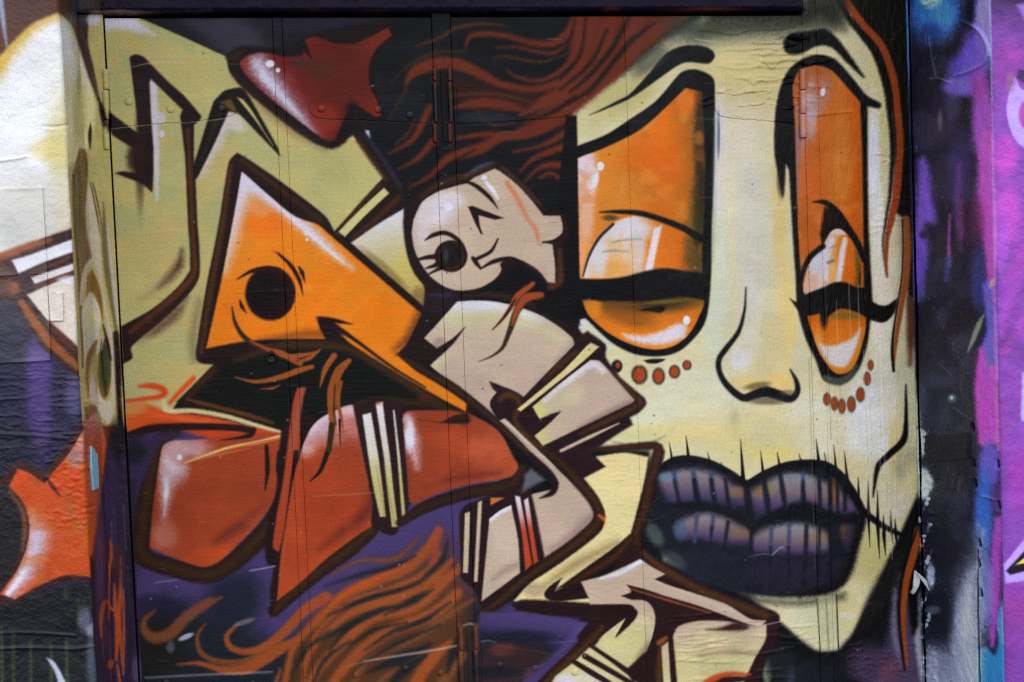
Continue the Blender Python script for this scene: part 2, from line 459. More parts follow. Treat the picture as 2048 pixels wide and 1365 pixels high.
    B(1745, 1330, 50, 40, (74, 56, 84), .9); B(1780, 1350, 22, 30, (112, 64, 80), .8); B(1800, 1400, 50, 50, (80, 66, 100), .8)
    B(1620, 1350, 60, 30, (36, 38, 46), .9); B(1535, 1345, 9, 26, (150, 158, 128), .8); B(1580, 1350, 9, 20, (70, 86, 104), .8)


def paint_left_eye():
    # long black window round the eye, with the brow line
    F("1132,232 1153,232 1155,292 ~1211,270 ~1264,236 ~1313,201 ~1359,148 ~1376,140 ~1396,140 ~1422,152 ~1429,166 1430,231 1429,330 1424,450 1424,516 ~1419,598 ~1409,648 ~1382,684 ~1356,704 ~1323,713 ~1274,710 ~1231,691 ~1198,664 ~1171,638 1160,640 1150,680 1120,620 1090,560 1112,430", BK, 4)
    B(1437, 270, 3, 45, (70, 78, 110), .7); K("1431,235 1426,520", 6, (150, 170, 160), 8, .5)
    win = "1156,317 ~1214,294 ~1280,260 ~1333,214 1371,177 1404,184 1411,330 1405,500 1404,556 1160,560"
    FG(win, [(0, (226, 140, 60)), (.35, (208, 122, 36)), (.65, (222, 112, 24)), (.85, (160, 96, 28)), (1, (36, 30, 22))], (1150, 380), (1420, 395), 4)
    with clip(win, 3):
        B(1370, 200, 26, 30, (200, 92, 26), .8); B(1310, 330, 60, 50, (214, 100, 24), .7); B(1260, 380, 60, 40, (204, 128, 48), .7)
        B(1330, 420, 50, 50, (196, 106, 26), .7); B(1170, 350, 22, 60, (222, 206, 222), .95); B(1172, 420, 16, 70, (232, 180, 150), .9)
        B(1185, 358, 12, 22, (226, 222, 232), .95, .5, 12); B(1162, 500, 12, 50, (230, 164, 120), .8)
        B(1400, 470, 26, 90, (60, 56, 22), .8); B(1402, 300, 14, 120, (44, 38, 24), .7)
        mottle(win, [(228, 150, 60), (190, 96, 22)], .35, 6, .55, 77, 26)
        K("1220,480 ~1240,400 ~1250,340", [3, 6, 3], (214, 150, 96), 10, .4)
    B(1201, 333, 7, 9, (228, 226, 232), 1, .1)
    lid = "1166,556 ~1178,513 ~1198,476 ~1226,448 ~1262,434 ~1310,438 ~1350,452 ~1385,480 ~1402,530 1404,556"
    FG(lid, [(0, (214, 206, 206)), (.25, (222, 180, 130)), (.42, (222, 206, 204)), (.56, (216, 120, 34)), (.82, (206, 104, 26)), (1, (60, 48, 22))], (1170, 500), (1405, 512), 3)
    with clip(lid, 2):
        B(1230, 545, 40, 26, (224, 160, 84), .9); B(1255, 460, 50, 22, (216, 208, 212), .9); B(1200, 515, 14, 40, (214, 208, 214), .8)
        F("1308,458 1324,450 1303,550 1288,550", (224, 212, 216), 5); B(1275, 500, 16, 40, (214, 196, 190), .8)
        K("1222,486 ~1250,480 ~1284,478", [2, 4, 2], (120, 140, 128), 4, .8); K("1205,504 ~1230,502 ~1258,504", [2, 4, 2], (120, 140, 128), 4, .8)
        B(1390, 520, 16, 46, (92, 74, 26), .7, 1, -15); K("1243,470 1240,545", [4, 8], (230, 170, 100), 8, .6)
        B(1262, 520, 10, 40, (224, 176, 120), .6)
    K("1226,449 ~1198,477 ~1178,513 ~1166,553", [6, 6, 5, 3], (40, 48, 58), 3)
    K("1199,425 ~1231,424 ~1280,427 ~1330,442 ~1369,458 ~1402,478", [2, 7, 11, 12, 13, 14], BK, 4)
    B(1220, 436, 16, 6, (60, 44, 34), .7)
    ball = "1163,598 ~1178,631 ~1214,664 ~1257,687 ~1303,699 ~1343,694 ~1376,671 ~1397,635 ~1404,598 1300,590"
    FG(ball, [(0, (120, 80, 24)), (.25, (196, 108, 28)), (.7, (222, 122, 30)), (1, (226, 138, 56))], (1285, 598), (1290, 700), 3)
    with clip(ball, 2):
        B(1290, 606, 90, 20, (56, 46, 22), .9); B(1250, 625, 60, 24, (122, 70, 22), .7, 1, 20); B(1330, 604, 44, 4, (120, 108, 34), .6, 1, -4)
        B(1185, 615, 18, 20, (216, 130, 40), .8)
    F("1244,668 ~1287,672 ~1330,660 ~1354,648 ~1373,652 ~1369,674 ~1330,688 ~1290,688 ~1257,679", (222, 208, 214), 9)
    B(1373, 641, 7, 9, (228, 226, 230), 1, .1); F("1276,621 ~1300,616 ~1325,612 ~1331,619 ~1320,626 ~1300,623", (24, 20, 20), 4)
    F("1142,556 ~1198,560 ~1247,554 ~1297,541 ~1330,537 ~1369,542 ~1408,552 1406,600 ~1363,594 ~1300,601 ~1214,603 ~1162,600 1130,606 1100,590", (22, 22, 27), 5)
    # eyebrow
    F("1178,231 ~1231,204 ~1260,188 ~1297,148 ~1330,109 ~1363,93 ~1402,92 ~1425,102 ~1429,115 ~1416,128 ~1369,126 ~1330,149 ~1264,195 ~1211,219", (24, 24, 27), 4)
    B(1300, 120, 44, 20, (62, 66, 56), .7, 1, -42)
    # beads
    for x, y, a, b in [(1279, 750, 14, 17), (1317, 753, 11, 15), (1349, 744, 10, 12), (1374, 731, 8, 9)]:
        B(x, y, a * 1.15, b * 1.12, (56, 34, 26), .95, .5); B(x, y, a * .8, b * .85, (162, 70, 32), 1, .35)
    B(1234, 733, 11, 13, (34, 28, 34), .95, .4); B(1236, 731, 4.5, 5.5, (150, 66, 34), 1, .5)
    F("1287,721 ~1308,718 ~1331,719 ~1315,727 ~1295,727", (26, 24, 28), 3)
    K("1225,884 ~1260,890 ~1300,886 ~1330,872", [3, 8, 7, 2], (126, 136, 116), 5, .8)
    B(1255, 874, 60, 9, (206, 206, 150), .6)


def paint_right_eye():
    F("1565,86 ~1578,69 ~1614,63 ~1651,59 ~1674,76 ~1703,115 ~1730,155 1725,155 ~1697,129 ~1664,96 ~1637,92 ~1598,109 ~1572,106", (22, 21, 22), 6)
    F("1548,270 ~1552,214 ~1565,162 ~1585,132 ~1614,114 ~1644,110 ~1674,122 ~1707,158 ~1733,191 ~1761,207 ~1759,217 1735,214 1735,330 1737,450 1740,516 1745,600 ~1736,681 ~1720,734 ~1700,760 ~1677,770 ~1647,760 ~1631,720 ~1611,677 ~1595,615 1591,549 1584,450 1578,340 1572,330 ~1566,395 ~1556,350 ~1549,310", (24, 22, 24), 5)
    B(1562, 360, 8, 34, (44, 38, 30), .6)
    win = "1598,140 ~1631,132 ~1664,142 ~1697,178 1720,205 1725,330 1727,520 1727,575 1604,575 1596,450 1590,247 ~1586,171"
    FG(win, [(0, (186, 108, 70)), (.3, (196, 100, 34)), (.6, (196, 110, 36)), (.85, (200, 92, 16)), (1, (176, 84, 18))], (1590, 330), (1728, 335), 4)
    with clip(win, 3):
        B(1630, 170, 36, 40, (150, 82, 52), .8); B(1622, 215, 12, 60, (186, 170, 190), .9); B(1640, 190, 20, 40, (176, 130, 116), .7, 1, 12)
        B(1606, 230, 8, 90, (198, 150, 150), .8); B(1685, 330, 16, 90, (206, 130, 56), .6); B(1612, 350, 20, 60, (196, 96, 36), .6)
        B(1597, 300, 5, 90, (150, 110, 108), .8); B(1612, 480, 26, 50, (184, 92, 28), .7)
        mottle(win, [(210, 130, 60), (176, 78, 16)], .35, 6, .55, 99, 22)
    B(1646, 184, 5, 9, (222, 214, 222), .95, .4, 10)
    F("1648,415 ~1672,420 ~1692,452 ~1704,480 ~1680,470 ~1658,474 ~1646,492 1640,470", (42, 24, 18), 6)
    K("1626,404 ~1651,406 ~1674,425 ~1693,452 ~1713,484 ~1728,520", [2, 11, 15, 14, 14, 12], (26, 22, 22), 4)
    lid = "1606,582 ~1612,545 ~1626,515 ~1646,492 ~1660,466 ~1678,458 ~1698,474 ~1714,505 ~1722,545 1722,572 1612,592"
    FG(lid, [(0, (206, 150, 100)), (.3, (208, 196, 196)), (.5, (216, 160, 90)), (.62, (206, 108, 26)), (.9, (196, 96, 20)), (1, (60, 44, 18))], (1608, 530), (1724, 540), 3)
    with clip(lid, 2):
        B(1635, 520, 18, 26, (206, 202, 212), .9, 1, 25); K("1690,480 ~1684,510 ~1675,570", [10, 12, 12], (214, 204, 206), 5); K("1664,480 ~1655,510 ~1652,560", [12, 10, 10], (214, 204, 206), 6)
        B(1665, 545, 8, 24, (224, 172, 104), .9); B(1678, 464, 18, 7, (220, 206, 200), .9); B(1625, 570, 14, 14, (218, 164, 140), .8)
        K("1660,496 1676,490", 3, (120, 120, 112), 4, .7); K("1656,526 1666,522", 6, (96, 100, 98), 5, .8); B(1718, 510, 8, 40, (90, 84, 24), .8)
    K("1646,493 ~1621,514 ~1606,545 ~1600,580", [11, 11, 10, 8], (26, 24, 24), 4)
    ball = "1614,631 ~1627,674 ~1644,714 ~1674,748 ~1707,735 ~1730,666 1732,628 1680,612 1640,625"
    FG(ball, [(0, (150, 80, 24)), (.3, (206, 106, 22)), (.7, (216, 128, 38)), (1, (206, 120, 30))], (1672, 615), (1676, 748), 3)
    with clip(ball, 2):
        B(1690, 632, 34, 7, (120, 96, 26), .8); B(1648, 635, 8, 22, (34, 24, 20), .9); B(1636, 690, 8, 30, (222, 150, 74), .8)
    F("1638,688 ~1660,692 ~1684,687 ~1707,674 ~1721,657 ~1711,697 ~1690,734 ~1660,728 ~1648,712", (218, 206, 202), 7)
    K("1650,756 ~1677,764 ~1700,752 ~1714,730", [10, 16, 14, 5], (88, 92, 82), 6, .8)
    F("1579,597 1591,604 ~1611,589 ~1644,576 ~1674,564 ~1703,570 ~1743,602 ~1769,612 1795,597 ~1789,625 ~1769,645 ~1743,641 ~1713,625 ~1680,618 ~1650,637 ~1640,628 ~1614,632 1596,622", (24, 22, 23), 4)
    for x, y, a, b in [(1654, 799, 7, 12), (1669, 808, 7, 13), (1684, 813, 7, 14), (1703, 809, 8, 15), (1721, 790, 8, 14), (1734, 758, 6.5, 13), (1741, 731, 5.5, 10)]:
        B(x, y, a * 1.15, b * 1.1, (72, 56, 40), .9, .5); B(x, y, a * .82, b * .85, (158, 70, 32), 1, .35)
    # nose
    K("1492,575 ~1489,621 ~1477,664 ~1453,697 ~1438,720 ~1440,747 ~1456,773 ~1486,796 ~1509,790 ~1532,784 ~1558,791 ~1581,798 ~1595,784 ~1593,763 ~1581,740",
      [2, 5, 9, 11, 11, 11, 13, 15, 18, 22, 20, 15, 12, 9, 3], (26, 26, 31), 4)
    B(1515, 772, 26, 7, (90, 74, 44), .7, 1, -10); B(1575, 786, 16, 6, (90, 76, 48), .6); B(1535, 802, 40, 8, (60, 58, 44), .6)


def paint_mouth():
    F("1297,1014 ~1303,981 ~1316,945 ~1343,925 ~1379,919 ~1422,928 ~1466,951 1492,968 ~1532,946 ~1571,931 ~1614,925 ~1651,931 ~1680,951 ~1707,988 ~1730,1027 ~1732,1045 ~1716,1096 ~1700,1146 ~1684,1172 ~1647,1188 ~1565,1196 1482,1188 1400,1160 ~1330,1113 ~1300,1080 ~1290,1050", (33, 35, 44), 8)
    F("1500,1116 1640,1112 ~1672,1140 ~1650,1166 1560,1172 1490,1160", (48, 38, 60), 50, .9); B(1420, 1140, 70, 40, (38, 40, 54), .8)
    K("1730,1026 ~1765,1052 ~1805,1071", [14, 12, 8], (26, 25, 30), 4)
    lt, md, pu = (142, 138, 142), (124, 106, 112), (80, 66, 100)
    for p, y0, y1, warm in [
        ("1320,968 ~1332,951 ~1356,942 ~1396,940 ~1439,952 ~1466,971 ~1489,983 1496,1012 ~1466,1016 ~1416,1004 ~1396,1003 ~1343,1011", 938, 1018, (1475, 985)),
        ("1502,990 ~1532,965 ~1565,951 ~1598,948 ~1631,956 ~1665,975 ~1697,998 ~1712,1022 ~1664,1028 ~1631,1007 ~1598,1003 ~1548,1022 1511,1042", 948, 1030, (1525, 985)),
        ("1349,1055 ~1369,1038 ~1412,1028 ~1433,1031 ~1466,1045 ~1502,1068 1502,1092 ~1466,1094 ~1416,1083 ~1396,1078 ~1360,1080", 1030, 1095, (1480, 1068)),
        ("1505,1074 ~1532,1058 ~1578,1048 ~1614,1051 ~1647,1064 ~1660,1096 ~1640,1106 ~1565,1110 ~1505,1102", 1048, 1112, (1640, 1075))]:
        FG(p, [(0, lt), (.4, md), (.75, pu), (1, (52, 44, 66))], (1500, y0), (1496, y1), 14)
        B(warm[0], warm[1], 24, 12, (138, 104, 62), .55)
    B(1335, 955, 20, 10, (108, 130, 156), .8); B(1360, 1060, 12, 20, (70, 92, 120), .7); B(1590, 955, 30, 6, (120, 130, 140), .7); B(1540, 975, 14, 8, (116, 122, 78), .6)
    B(1667, 985, 14, 30, (140, 90, 40), .7); B(1690, 1060, 10, 20, (120, 84, 44), .7); B(1700, 1075, 14, 26, (70, 54, 76), .8)
    c = (30, 32, 42); b2 = (62, 72, 98)
    for s, w, q in [
        ("1348,946 1361,1012", [9, 8], b2), ("1348,960 1361,1016", [4, 9], c), ("1386,942 1396,1006", [10, 14], b2), ("1388,960 1397,1010", [8, 15], c), ("1421,946 1429,1005", [9, 13], b2), ("1422,960 1430,1010", [7, 12], c), ("1450,958 1458,1014", [6, 10], c),
        ("1492,966 ~1498,1015 ~1506,1064", [13, 14, 8], c), ("1526,950 ~1534,1000 ~1538,1035", [9, 13, 8], c), ("1560,948 ~1566,985 ~1570,1018", [8, 12, 7], c), ("1606,946 1606,1008", [6, 12], b2), ("1606,965 1607,1010", [6, 12], c), ("1636,940 ~1640,1000 ~1636,1150", [8, 8, 4], c),
        ("1660,950 ~1662,1060 ~1664,1175", [8, 12, 10], c), ("1674,960 1676,1030", 7, c), ("1690,975 1690,1020", 8, c),
        ("1394,1030 1389,1084", [9, 7], b2), ("1427,1030 1421,1080", [9, 7], b2), ("1424,1055 1421,1085", [6, 4], c), ("1456,1045 1449,1095", [8, 6], c), ("1503,1066 1502,1100", 8, c),
        ("1543,1056 1541,1102", [8, 7], b2), ("1541,1095 1540,1145", [5, 3], c), ("1579,1050 1577,1102", [8, 7], b2), ("1577,1095 1579,1160", [5, 4], c), ("1613,1052 ~1612,1100 ~1606,1170", [8, 9, 8], c)]:
        K(s, w, q, 5, .9)
    F("1512,1044 ~1560,1018 ~1610,1006 ~1680,1030 1730,1028 1720,1046 ~1650,1052 ~1600,1038 ~1545,1046", (28, 29, 35), 8)
    K("1330,1012 ~1400,1012 ~1470,1030 ~1508,1060", [8, 14, 16, 8], (30, 31, 38), 6)
    K("1307,1000 ~1312,948 ~1345,923 ~1379,918 ~1422,927 ~1466,950 ~1492,970", [4, 10, 15, 14, 13, 13, 12], (25, 26, 31), 3)
    K("1492,970 ~1532,947 ~1571,932 ~1614,927 ~1651,933 ~1680,953 ~1707,990 ~1730,1030", [12, 14, 15, 15, 20, 20, 18, 14], (25, 26, 31), 3)
    K("1725,1040 ~1710,1090 ~1694,1144 ~1660,1178 ~1600,1190", [8, 16, 20, 18, 10], (26, 24, 27), 14)
    B(1297, 960, 10, 30, (120, 124, 100), .5); B(1310, 1070, 14, 26, (78, 92, 84), .8, 1, -30); B(1350, 1120, 26, 12, (70, 76, 82), .7, 1, 35)
    for x, y0, y1, w in [(1341, 886, 924, 6), (1374, 872, 922, 8), (1417, 905, 930, 5), (1444, 925, 945, 5), (1483, 878, 968, 10), (1523, 902, 952, 7), (1556, 905, 938, 7), (1600, 908, 930, 6), (1634, 878, 930, 8), (1650, 905, 935, 4), (1669, 890, 945, 6), (1691, 903, 962, 7)]:
        K("%d,%d %d,%d" % (x - 2, y0, x + 4, y1), [1, w], (26, 25, 27), 2.5)
    for x, y0, y1, w in [(1717, 955, 1010, 5), (1737, 962, 1095, 7), (1756, 982, 1118, 8), (1768, 1030, 1112, 8), (1782, 1020, 1088, 5), (1791, 1038, 1095, 7)]:
        K("%d,%d %d,%d %d,%d" % (x - 1, y0, x, (y0 + y1) // 2, x + 3, y1), [1, w, 1], (26, 25, 27), 2.5)
    # shade under the lip, on the chin
    F("1482,1186 ~1560,1200 ~1640,1196 ~1690,1186 1690,1200 ~1600,1212 ~1520,1206", (60, 62, 54), 16, .8)


def paint_cream_letter():
    F("150,20 272,34 ~360,72 454,115 ~460,145 ~500,190 ~600,270 ~645,292 ~672,290 706,272 738,310 770,352 690,465 600,560 420,700 430,730 352,808 330,840 250,850 150,850", CREAM, 4)
    with clip("150,20 272,34 454,115 500,190 645,290 706,272 770,352 690,465 420,700 430,730 352,808 330,840 250,850 150,850", 3):
        mottle("150,20 780,20 780,850 150,850", [(172, 170, 114), (196, 170, 106), (162, 168, 116)], .5, 10, .5, 11, 44)
        F("150,20 268,34 310,70 ~288,66 ~250,60 ~225,58 150,66", (204, 200, 218), 12)
        B(700, 370, 50, 60, (190, 184, 116), .7); B(660, 340, 50, 40, (180, 172, 112), .8); B(250, 780, 40, 50, (190, 180, 128), .6)
        K("306,165 ~309,230 ~312,300 ~314,400", [14, 14, 12, 4], (204, 196, 212), 7); B(322, 238, 10, 12, (200, 196, 214), .8)
        K("452,232 ~430,290 ~400,350", [26, 22, 10], (206, 194, 196), 18, .9); B(470, 245, 24, 16, (204, 190, 190), .8, 1, 40)
    B(324, 268, 5, 7, (206, 204, 220), 1, .3)
    # black arrow and bars
    F("259,115 ~271,109 ~287,114 ~302,129 ~338,165 ~371,195 403,233 ~400,240 388,251 386,333 364,250 ~360,234 365,220 302,159 299,164 302,231 307,297 307,346 ~304,384 ~298,380 ~282,367 ~260,359 230,347 ~243,343 271,346 266,297 ~240,281 225,271 200,225 200,200 ~222,226 276,267 274,231 268,185 263,148", (42, 27, 30), 4)
    B(272, 316, 18, 34, (52, 32, 28), .9); B(280, 300, 10, 110, (48, 32, 26), .7)
    F("386,250 388,325 391,356 395,450 ~399,500 ~398,555 ~375,592 ~332,635 ~263,694 ~265,716 249,727 205,760 205,665 246,651 ~309,615 ~358,572 380,542 380,500 376,450 373,379 370,313 362,247 370,235", (44, 27, 28), 4)
    K("376,260 ~382,380 ~386,480 ~388,545 ~360,582 ~310,626 ~262,664", [7, 8, 9, 12, 13, 12, 10], (96, 52, 24), 8, .85)
    K("280,668 ~310,650 ~352,620", [22, 26, 8], (66, 38, 34), 26, .55); K("364,500 ~358,530 ~338,556 ~318,575", [4, 16, 14, 3], (70, 36, 36), 14, .85)
    K("345,548 ~310,580 ~280,600", [14, 10, 3], (140, 110, 76), 20, .5)
    K("375,595 ~350,632 ~300,672", [4, 18, 6], (72, 42, 42), 16, .6)
    F("386,333 ~400,290 ~427,204 ~437,193 ~451,181 ~483,176 ~496,190 ~516,224 ~556,297 560,313 ~520,272 ~477,228 457,224 ~430,285 395,356 388,360", (34, 27, 26), 4)
    F("474,195 ~510,240 ~546,292 ~530,266 ~505,224 ~486,200", (190, 172, 112), 3); F("440,204 462,198 476,228 462,222", (92, 74, 30), 6); K("446,210 ~430,250 ~402,320", [5, 9, 6], (52, 46, 30), 8, .8)
    # strip and wedges right of the letter
    F("706,268 ~722,268 ~770,330 ~800,362 ~812,400 808,420 700,486 668,464 768,354", (40, 27, 27), 4)
    K("716,282 ~742,318 ~772,360", [8, 10, 8], (66, 42, 26), 6, .9); K("735,275 ~770,325 ~800,372", [4, 10, 8], (54, 46, 66), 8, .8); F("724,254 738,262 740,276 732,266", (190, 192, 210), 4)
    K("760,370 ~720,412 ~682,458", [10, 8, 7], (66, 42, 26), 5, .8); F("768,376 778,387 ~730,432 690,474 677,464 ~720,420", (198, 188, 122), 3)
    K("795,398 ~750,440 ~705,476", [12, 10, 7], (70, 42, 24), 6, .9)
    FG("702,486 ~760,446 808,418 ~812,470 ~818,520 ~834,552 850,572 846,612", [(0, (212, 210, 226)), (.25, (206, 196, 168)), (.6, (196, 180, 100)), (1, (190, 166, 92))], (780, 428), (830, 590), 4)
    B(838, 596, 16, 22, (120, 90, 50), .7); B(770, 540, 60, 10, (110, 84, 50), .55, 1, 42)


def paint_star():
    F("452,112 ~470,98 ~490,92 ~560,96 610,78 ~640,62 775,40 ~800,70 ~760,110 ~748,150 ~755,195 775,240 730,262 ~706,262 ~690,286 ~668,298 ~645,294 ~600,268 ~520,206 ~465,152", (33, 22, 25), 7)
    K("470,150 ~530,212 ~600,266 ~650,292", [6, 14, 16, 10], (70, 44, 40), 22, .5)
    F("452,118 ~458,110 ~484,98 ~490,102 ~470,125", (52, 34, 26), 8)
    st = "480,124 ~498,110 ~530,106 ~570,114 606,111 608,79 ~630,74 ~666,86 ~709,87 ~742,73 776,55 784,70 ~752,99 ~738,132 ~739,171 ~752,198 763,231 752,235 712,209 ~703,206 692,228 670,280 ~658,284 ~640,274 ~590,236 ~520,180 ~486,144"
    FG(st, [(0, (104, 26, 26)), (.45, (104, 30, 22)), (.75, (92, 28, 20)), (1, (112, 36, 22))], (500, 150), (750, 130), 4)
    with clip(st, 3):
        K("516,130 ~546,168 ~590,222 ~630,262", [34, 30, 18, 8], (196, 192, 214), 30); K("524,150 ~560,192 ~600,232", [16, 12, 6], (206, 204, 224), 10, .8)
        K("575,150 ~600,200 ~640,250", [10, 14, 12], (140, 60, 66), 24, .7); B(487, 124, 10, 12, (140, 42, 34), .7)
        B(690, 150, 60, 60, (92, 34, 24), .6); B(640, 140, 30, 20, (70, 44, 30), .5); B(650, 240, 26, 30, (132, 40, 28), .8); B(600, 125, 20, 10, (70, 44, 44), .7)
        B(705, 218, 14, 14, (44, 24, 28), .9)
    B(540, 128, 9, 7, (220, 218, 232), 1, .3); B(556, 141, 4.5, 4.5, (214, 212, 228), 1, .3)
    F("600,76 608,76 626,122 612,106 606,100", (28, 22, 26), 4)


def paint_duck():
    """the triangular orange head with its dark bill"""
    F("474,306 ~486,312 ~560,362 ~650,432 669,463 700,487 846,612 845,640 ~815,692 800,712 ~832,732 ~897,778 ~946,812 ~940,850 ~900,850 700,830 560,870 ~497,846 ~431,828 ~366,816 353,804 427,730 ~398,726 ~391,712 ~395,681 ~411,582 ~437,450 ~458,324", (42, 26, 26), 4)
    K("462,330 ~445,450 ~420,590 ~402,705", [8, 11, 11, 8], (84, 50, 26), 7, .85); K("484,322 ~560,378 ~640,440", [8, 12, 8], (70, 42, 26), 8, .8)
    K("398,600 ~385,680 ~388,720", [8, 16, 10], (96, 76, 60), 18, .5)
    tri = "484,345 ~540,394 ~589,433 636,450 842,628 ~812,690 798,709 ~831,735 ~897,781 934,805 932,824 ~864,787 ~785,741 ~705,690 ~666,655 633,637 640,660 650,678 ~556,678 ~490,683 413,697 ~442,565 ~465,450"
    FG(tri, [(0, (216, 210, 226)), (.12, (220, 208, 214)), (.3, (222, 116, 36)), (.5, (224, 128, 34)), (1, (220, 122, 26))], (478, 345), (600, 640), 4)
    with clip(tri, 3):
        mottle(tri, [(208, 130, 40), (232, 118, 20)], .55, 6, .52, 21, 40)
        K("484,345 ~468,440 ~448,540", [46, 34, 10], (216, 204, 214), 26, .9); K("500,362 ~590,436 ~660,500 ~705,538", [30, 26, 14, 3], (214, 206, 226), 18)
        K("560,418 ~620,470 ~690,530", [3, 5, 1], (226, 222, 236), 4, .8); B(530, 450, 40, 26, (226, 112, 30), .8); B(520, 420, 26, 14, (222, 150, 96), .6)
        K("790,700 ~822,672 ~846,630", [4, 20, 26], (70, 38, 26), 20, .8); K("520,682 ~620,668 ~670,672", [10, 16, 14], (120, 60, 26), 14, .7)
        for s in ["600,650 ~650,600 ~700,540", "680,660 ~720,610 ~760,570", "560,560 ~620,575 ~655,574"]:
            K(s, [4, 14, 4], (232, 134, 34), 16, .6)
    B(613, 467, 4, 4, (226, 214, 220), 1, .3); B(614, 480, 3, 3, (226, 214, 220), .9, .3)
    K("640,637 ~666,650 ~715,684 ~785,735 ~850,775", [6, 11, 7, 5, 3], (40, 25, 26), 4); F("632,634 ~652,634 ~680,640 706,649 ~680,648 ~662,648 ~690,672 ~650,652", (38, 24, 27), 4)
    B(541, 587, 50, 54, (56, 26, 18), 1, .12); B(540, 588, 47, 51, (36, 20, 22), 1, .3); B(530, 584, 30, 32, (24, 20, 24), .9)
    for s, w in [("474,559 ~503,543 ~533,537 ~560,540", [2, 8, 10, 6]), ("556,507 ~582,532 ~599,562 ~606,592", [5, 8, 8, 1]), ("598,535 ~604,545 ~610,566", [4, 9, 1]), ("480,601 ~484,614 ~493,627", [3, 8, 1])]:
        K(s, w, (50, 26, 22), 3)
    K("545,502 ~556,507", [1, 4], (150, 60, 30), 5)
    # bill: dark mouth, brown rims
    F("464,716 ~560,700 ~620,704 ~712,704 ~790,757 ~852,797 ~800,802 ~705,816 ~640,840 566,862 ~497,842 ~431,824 378,803 ~420,760", (27, 28, 27), 6)
    K("430,738 ~372,798", [14, 10], (66, 40, 24), 7, .8); K("470,722 ~556,694 ~640,690 ~700,700 ~790,752 ~870,804 ~930,842", [8, 16, 15, 14, 15, 16, 14], (66, 46, 27), 10, .9)
    K("376,799 ~400,806 ~440,816 ~500,832 ~545,846", [4, 9, 8, 9, 6], (112, 62, 24), 5, .8)
    K("705,812 ~760,800 ~830,806 ~890,812", [10, 16, 14, 8], (58, 42, 26), 10, .8); B(850, 795, 14, 8, (90, 30, 28), .7)
    t = (150, 78, 32)
    for s, w, c in [
        ("464,615 ~470,645 ~486,672 ~510,690 ~535,699 ~562,707 ~598,726", [3, 7, 10, 12, 13, 14, 12], (58, 40, 26)),
        ("500,682 ~535,699 ~562,707 ~600,727", [3, 7, 12, 12], (150, 70, 32)),
        ("560,712 ~598,712 ~636,704", [4, 10, 3], t), ("470,755 ~513,764 ~563,754 ~596,742 ~624,734", [2, 7, 11, 12, 8], t),
        ("523,778 ~545,777 ~560,770", [1, 5, 1], t), ("668,712 ~650,740 ~640,775", [12, 11, 2], t), ("640,700 ~620,716 ~604,722", [3, 9, 6], t),
        ("698,722 ~678,742 ~664,780 ~663,819 ~665,855 ~657,900 ~640,943 ~620,963", [10, 17, 16, 13, 13, 11, 8, 2], t),
        ("682,765 ~675,798 ~681,830 ~688,868", [6, 9, 7, 1], t), ("660,850 ~658,890 ~645,935 ~620,963", [3, 9, 9, 2], (42, 36, 28)),
        ("674,800 ~679,850 ~680,893", [3, 5, 1], (34, 28, 26)), ("690,730 ~672,775 ~670,815", [2, 5, 2], (184, 96, 40))]:
        K(s, w, c, 3.5)
    B(543, 715, 9, 13, (20, 20, 20), .9, .3)


